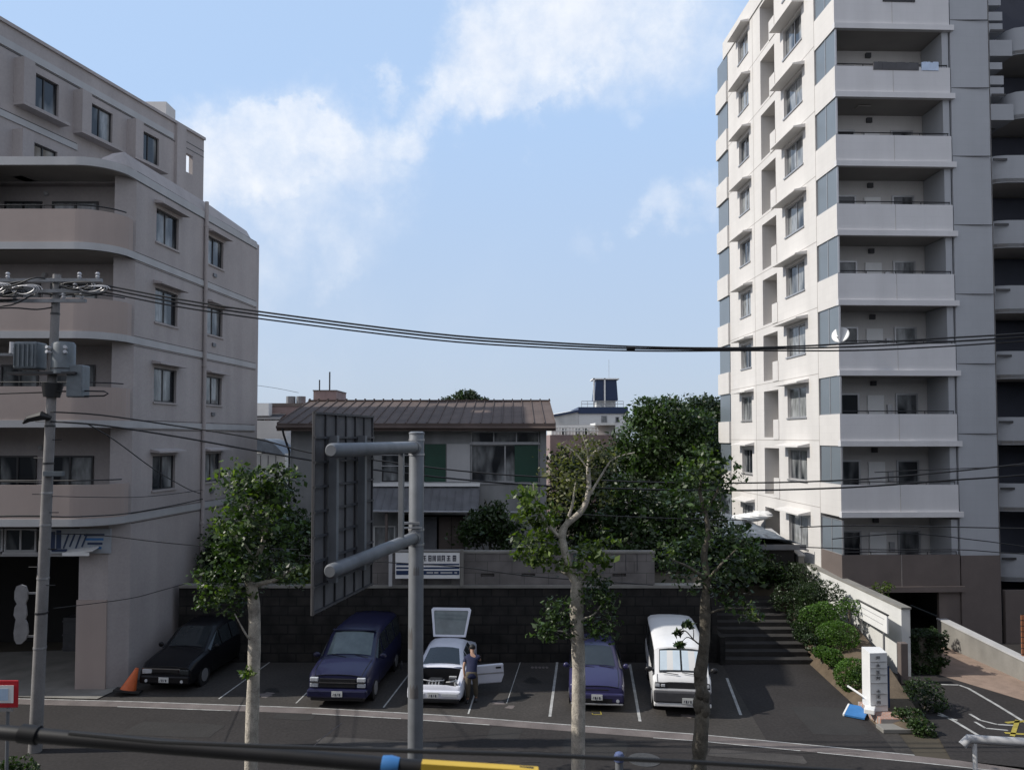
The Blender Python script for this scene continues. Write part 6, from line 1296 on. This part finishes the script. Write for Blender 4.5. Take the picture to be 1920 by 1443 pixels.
lbox(t,'bumper',-.82,.82,-2.2,-2.05,.28,.52,M['p_silver'],.05); lbox(t,'air_dam',-.76,.76,-2.17,-2.0,.16,.28,M['black'],.03); plate(t,-.02,-2.205,.41); lbox(t,'indicator',.25,.72,-2.21,-2.19,.36,.46,M['lamp'],.01); lbox(t,'indicator',-.72,-.28,-2.21,-2.19,.36,.46,M['lamp'],.01)
for s in (1,-1): lbox(t,'fender_edge',min(s*.70,s*.745),max(s*.70,s*.745),-2.0,-1.0,.66,.72,M['p_silver'],.01)
# raised tailgate: hinged at the roof rear
hp = Vector((0,1.0,1.33)); ang = R(64); dy, dz = math.cos(ang), math.sin(ang); Lh = 1.0
def hg(x,u,o=0): return (x, hp.y+dy*u-dz*o, hp.z+dz*u+dy*o)
mb = MB(True)
def frame_(a0,b0,u0,a1,b1,u1): pass
w0, w1 = .56, .70
out = [(-w0,0),(w0,0),(w1,Lh*.93),(w1-.06,Lh),(-w1+.06,Lh),(-w1,Lh*.93)]; inn_ = [(-w0+.06,.07),(w0-.06,.07),(w1-.09,Lh*.86),(w1-.12,Lh*.9),(-w1+.12,Lh*.9),(-w1+.09,Lh*.86)]
n = 6; vs = [hg(x,u,0) for x,u in out]+[hg(x,u,0) for x,u in inn_]+[hg(x,u,.05) for x,u in out]+[hg(x,u,.05) for x,u in inn_]
mb.add(vs,[(i,(i+1)%n,n+(i+1)%n,n+i) for i in range(n)]+[(2*n+i,2*n+(i+1)%n,3*n+(i+1)%n,3*n+i) for i in range(n)]+[(i,(i+1)%n,2*n+(i+1)%n,2*n+i) for i in range(n)]+[(n+i,n+(i+1)%n,3*n+(i+1)%n,3*n+i) for i in range(n)])
tg = mb.build('tailgate', M['p_silver'], t)
mb = MB(True); mb.add([hg(x,u,.025) for x,u in inn_],[tuple(range(6))]); mb.build('glass', M['cglass_lt'], tg)
mb = MB(True); mb.add([hg(-.1,.84,-.01),hg(.1,.84,-.01),hg(.1,.9,-.01),hg(-.1,.9,-.01)],[(0,1,2,3)]); mb.build('latch', M['black'], tg)
for s in (1,-1): mb = MB(True); mb.tube([(s*.55,1.25,1.2),hg(s*.6,.6,.02)], .012, 6); mb.build('gas_strut', M['black'], t)
# open driver door
mb = MB(True); ho = Vector((.85,-.72)); da = R(18); dd = Vector((math.cos(da),math.sin(da)))
def dr(u,z,o=0): q = ho+dd*u+Vector((-dd.y,dd.x))*o; return (q.x,q.y,z)
pr = [(.0,.26),(1.12,.26),(1.2,.5),(1.18,.86),(.0,.84)]
vs = [dr(u,z,0) for u,z in pr]+[dr(u,z,.12) for u,z in pr]; mb.add(vs,[tuple(range(5)),tuple(range(9,4,-1))]+[(i,(i+1)%5,5+(i+1)%5,5+i) for i in range(5)]); dpart = mb.build('door', M['p_silver'], t, bevel=.03)
mb = MB(True); mb.add([dr(.92,.72,-.012),dr(1.1,.72,-.012),dr(1.1,.78,-.012),dr(.92,.78,-.012)],[(0,1,2,3)]); mb.build('handle', M['black'], dpart)
mb = MB(True); mb.add([dr(.02,.56,-.008),dr(1.18,.56,-.008),dr(1.18,.60,-.008),dr(.02,.60,-.008)],[(0,1,2,3)]); mb.build('rubbing_strip', M['alu'], dpart)
lbox(t,'door_opening',.848,.868,-.68,.42,.34,.86,M['black'])
mirrors(t,-.62,.83,.94,M['p_silver'])
# violet hatchback
sh = [(-1.95,.3,.5,.52,.70,.68,.6),(-1.9,.2,.66,.70,.80,.76,.70),(-1.65,.17,.78,.84,.83,.80,.74),(-1.0,.17,.90,.96,.84,.82,.74),(-.9,.17,.91,.99,.84,.82,.72),(-.05,.17,.93,1.46,.845,.82,.60),(.6,.17,.94,1.5,.845,.82,.60),(1.3,.17,.95,1.46,.84,.82,.58),(1.85,.2,.95,1.05,.82,.78,.64),(1.95,.3,.8,.85,.76,.72,.6)]
t, w_ = car('hatchback','violet-blue hatchback half hidden by the tall pale street tree','car',(2.72,25.3),-5,sh,M['p_violet'],[(4,5),(5,6),(6,7)],[(.83,-1.2,.28),(.83,1.2,.28)],4,5,7,8,None)
lbox(t,'grille',-.35,.35,-1.935,-1.86,.56,.64,M['black'],.01)
for s in (1,-1):
    mb = MB(True); mb.add([(s*.4,-1.93,.6),(s*.76,-1.86,.62),(s*.79,-1.78,.73),(s*.46,-1.86,.73),(s*.4,-1.85,.6),(s*.7,-1.7,.62),(s*.7,-1.68,.72),(s*.46,-1.78,.72)],[(0,1,2,3),(4,5,6,7),(0,1,5,4),(1,2,6,5),(2,3,7,6),(3,0,4,7)]); mb.build('headlight', M['lamp'], t)
lbox(t,'bumper',-.8,.8,-2.03,-1.88,.26,.54,M['p_violet'],.05); lbox(t,'air_intake',-.45,.45,-2.036,-2.0,.28,.40,M['black']); plate(t,0,-2.04,.44); mirrors(t,-.75,.82,1.0,M['p_violet']); lbox(t,'lower_lip',-.78,.78,-2.04,-1.95,.2,.26,M['alu'],.02)
wipers(t,((-.5,-.88,1.04),(-.05,-.94,1.01)),((.1,-.88,1.04),(.55,-.94,1.01))); fogs(t,-2.03,.34,.62)
# white cab-over van
sw = [(-2.36,.36,.72,.74,.76,.78,.74),(-2.33,.28,.92,.96,.82,.82,.78),(-2.22,.26,1.06,1.12,.84,.83,.79),(-2.14,.26,1.1,1.17,.845,.835,.78),(-1.72,.26,1.12,1.84,.845,.835,.74),(-1.2,.26,1.13,1.92,.845,.835,.745),(0,.26,1.13,1.97,.845,.835,.745),(1.4,.26,1.13,1.97,.845,.835,.745),(2.2,.28,1.13,1.93,.84,.82,.73),(2.34,.36,1.1,1.88,.8,.78,.7)]
t, w_ = car('minivan','white cab-over van with a pale sunshade behind its windscreen','van',(5.30,25.2),-7,sw,M['p_van'],[(3,4),(4,5),(5,6),(6,7),(7,8)],[(.835,-1.55,.31),(.835,1.25,.31)],3,4,8,9,None,M['cglass'])
# sunshade seen through the screen, folds as strips
a = sec(sw[3]); b = sec(sw[4])
for k,(u0,u1,m) in enumerate(((.05,.2,'shade_foil'),(.2,.33,'white'),(.33,.48,'shade_foil'),(.52,.66,'shade_foil'),(.66,.8,'white'),(.8,.93,'shade_foil'))):
    A0 = Vector(a[7]); A1 = Vector(a[11]); B0 = Vector(b[7]); B1 = Vector(b[11])
    def q_(u,v): p = A0.lerp(A1,1-u).lerp(B0.lerp(B1,1-u),v); return p+Vector((0,-.030,.03+.0*k))+Vector((0,0,.035*.75*math.sin(math.pi*u)))
    mb = MB(True); mb.add([q_(u0,.12),q_(u1,.12),q_(u1,.86),q_(u0,.86)],[(0,1,2,3)]); mb.build('sunshade_panel', M[m], w_)
mb = MB(True); mb.add([(-.80,-2.355,.82),(.80,-2.355,.82),(.79,-2.352,.98),(-.79,-2.352,.98),(-.78,-2.25,.82),(.78,-2.25,.82),(.78,-2.2,.98),(-.78,-2.2,.98)],[(0,1,2,3),(4,5,6,7),(0,1,5,4),(1,2,6,5),(2,3,7,6),(3,0,4,7)]); mb.build('grille_panel', M['darkframe'], t)
for s in (1,-1):
    lbox(t,'headlight',min(s*.5,s*.62),max(s*.5,s*.62),-2.37,-2.3,.86,.94,M['lamp'],.01); lbox(t,'headlight',min(s*.66,s*.78),max(s*.66,s*.78),-2.368,-2.28,.86,.95,M['lamp'],.01)
lbox(t,'bumper',-.84,.84,-2.44,-2.28,.42,.76,M['ribs'],.05); lbox(t,'bumper_skirt',-.83,.83,-2.42,-2.28,.3,.415,M['p_van'],.03); plate(t,.15,-2.445,.5); mirrors(t,-2.05,.84,1.28,M['black'],.2)
wipers(t,((-.6,-2.19,1.24),(-.1,-2.24,1.19)),((.02,-2.19,1.24),(.5,-2.24,1.19)))
# ------------------------------------------------------------------ PERSON leaning into the coupe
PX, PY = at(884,1300,24.1).x, 24.15
pn = thing('person', 'person in navy shirt and khaki trousers leaning into the white coupe', 'person', (PX,PY,0))
def skin(name, verts, edges, m, parent, sub=2, rootv=0):
    me = bpy.data.meshes.new(name); me.from_pydata([v[:3] for v in verts], edges, [])
    o = bpy.data.objects.new(name, me); COL.objects.link(o); o.parent = parent
    sk = o.modifiers.new('skin','SKIN'); 
    if not me.skin_vertices: me.attributes
    bm = bmesh.new(); bm.from_mesh(me); ly = bm.verts.layers.skin.verify(); bm.verts.ensure_lookup_table()
    for i,v in enumerate(bm.verts): r = verts[i][3]; rr = r if isinstance(r, tuple) else (r,r); v[ly].radius = rr; v[ly].use_root = (i == rootv)
    bm.to_mesh(me); bm.free()
    sb = o.modifiers.new('sub','SUBSURF'); sb.levels = sub; sb.render_levels = sub; sk.use_smooth_shade = True
    me.materials.append(m); return o
M['skin'] = mat('skin', (.33,.19,.13), .55, .08, 6.); M['shirt'] = mat('navy_shirt', (.010,.014,.05), .85, .15, 6., .3); M['trouser'] = mat('khaki_trousers', (.11,.09,.062), .9, .15, 5., .3); M['hair'] = mat('black_hair', (.012,.011,.011), .6, .2, 12.)
# local frame: +y away from the camera, bent forward
V = [(0,0,.90,(.15,.11)),(0,.03,1.05,(.145,.105)),(0,.09,1.22,(.165,.11)),(0,.15,1.36,(.15,.085)),(0,.20,1.45,.055),(-.01,.24,1.51,.07),(-.01,.27,1.60,.09),(-.01,.28,1.67,.07),
     (-.10,0,.84,.095),(-.11,-.02,.48,.062),(-.12,.02,.10,.042),(-.13,-.0,.05,.04),(-.14,-.14,.035,.03),
     (.10,.02,.84,.095),(.12,.08,.48,.062),(.13,.14,.10,.042),(.13,.12,.05,.04),(.14,0,.035,.03),
     (-.19,.14,1.34,.055),(-.25,.02,1.10,.045),(-.23,.04,.86,.034),(-.225,.05,.78,(.018,.036)),
     (.19,.17,1.34,.055),(.24,.38,1.18,.043),(.20,.60,1.20,.033),(.195,.68,1.20,(.018,.034))]
E = [(0,1),(1,2),(2,3),(3,4),(4,5),(5,6),(6,7),(0,8),(8,9),(9,10),(10,11),(11,12),(0,13),(13,14),(14,15),(15,16),(16,17),(3,18),(18,19),(19,20),(20,21),(3,22),(22,23),(23,24),(24,25)]
def finger(root, base, dirv, L, r=.0085):
    b = len(V); p = Vector(base); d = Vector(dirv).normalized(); V.append((*p,r)); q = p+d*L*.5; V.append((*q,r)); d2 = (d+Vector((.25,.1,.12 if abs(d.z) < .5 else 0))).normalized(); e = q+d2*L*.5; V.append((*e,r*.85)); E.extend([(root,b),(b,b+1),(b+1,b+2)])
for k,L_ in enumerate((.07,.078,.073,.058)): finger(21,(-.225,.018+.022*k,.745),(0,0,-1),L_)
finger(21,(-.205,.01,.775),(.3,-.6,-.6),.055)
for k,L_ in enumerate((.07,.078,.073,.058)): finger(25,(.165+.022*k,.72,1.20),(0,1,-.15),L_)
finger(25,(.155,.685,1.19),(-.6,.5,0),.055)
def lean(v): x,y,z = v[:3]; k = max(0,z-.88); return (x, y+k*.42, z-k*.13)+tuple(v[3:])
V = [lean(v) if i not in (20,21) and not (i > 25 and i < 41 and v[2] < 1) else v for i,v in enumerate(V)]
body = skin('body', V, E, M['skin'], pn)
# face: nose, eyes, ears as small features on the head (turned into the car)
hc = Vector(lean((-.01,.275,1.605)))
mb = MB(True); mb.ell(hc+Vector((0,.10,-.01)),(.014,.022,.02),8,6); mb.build('nose', M['skin'], pn, smooth=True)
for s in (1,-1):
    mb = MB(True); mb.ell(hc+Vector((s*.032,.085,.015)),(.011,.008,.008),8,6); mb.build('eye', M['hair'], pn, smooth=True)
    mb = MB(True); mb.ell(hc+Vector((s*.09,.0,-.005)),(.012,.022,.032),8,6); mb.build('ear', M['skin'], pn, smooth=True)
mb = MB(True); mb.ell(hc+Vector((0,.088,-.048)),(.022,.008,.006),8,5); mb.build('mouth', mat('lips',(.3,.12,.1),.5), pn, smooth=True)
mb = MB(True); mb.ell(hc+Vector((0,-.018,.022)),(.098,.104,.098),16,10,.03); mb.build('hair', M['hair'], pn, smooth=True)
skin('shirt', [lean(v) for v in [(0,-.01,.70,(.205,.165)),(0,-.005,.84,(.19,.15)),(0,.02,1.0,(.175,.135)),(0,.08,1.2,(.185,.135)),(0,.15,1.36,(.165,.10)),(0,.18,1.42,(.08,.065)),(-.19,.14,1.34,.078),(-.235,.06,1.17,.066),(.19,.17,1.34,.078),(.225,.30,1.24,.066)]], [(0,1),(1,2),(2,3),(3,4),(4,5),(4,6),(6,7),(4,8),(8,9)], M['shirt'], pn)
skin('trousers', [(0,0,1.0,(.165,.125)),(0,0,.86,(.165,.125)),(-.10,0,.78,.115),(-.11,-.02,.48,.088),(-.12,.02,.12,.07),(.10,.02,.78,.115),(.12,.08,.48,.088),(.13,.14,.12,.07)], [(0,1),(1,2),(2,3),(3,4),(1,5),(5,6),(6,7)], M['trouser'], pn)
for s,y in ((-1,-.06),(1,.06)):
    mb = MB(True); mb.ell((s*.13,y,.045),(.052,.14,.05),12,8); mb.build('shoe', M['darkframe'], pn, smooth=True)
# ------------------------------------------------------------------ cone by the black car
cp = gnd(240,1300); co = thing('traffic_cone', 'battered orange traffic cone beside the front of the black car', 'traffic cone', (cp.x,cp.y,.03))
tip = Vector((cp.x+.22,cp.y+.12,.78)); ba = Vector((cp.x,cp.y,.10))
mb = MB(); mb.tube([ba,ba.lerp(tip,.45),tip], [.25,.16,.05], 14); mb.build('cone', M['orange'], co, smooth=True)
mb = MB(); mb.tube([ba.lerp(tip,.4),ba.lerp(tip,.62)], [.168,.118], 14); mb.build('sleeve', M['black'], co, smooth=True)
mb = MB(); Mc = Matrix.Rotation(R(-12),3,'X')@Matrix.Rotation(R(8),3,'Y')@Matrix.Rotation(R(15),3,'Z'); mb.obox((cp.x,cp.y,.1),(.78,.6,.06),M=Mc); mb.build('base', M['rubber'], co)
for lab,x,y,Y in (('small bottle lying by the retaining wall behind the blue van',742,1243,27.6),('second small bottle beside the wall behind the blue van, nearer the sign pole',753,1244,27.6)):
    c = at(x,y,Y); mb = MB(); mb.tube([(c.x,c.y,0),(c.x,c.y,.16),(c.x,c.y,.2),(c.x,c.y,.27)],[.05,.05,.02,.018],9); tag(mb.build('bottle', M['ribs'], smooth=True), lab, 'bottle')
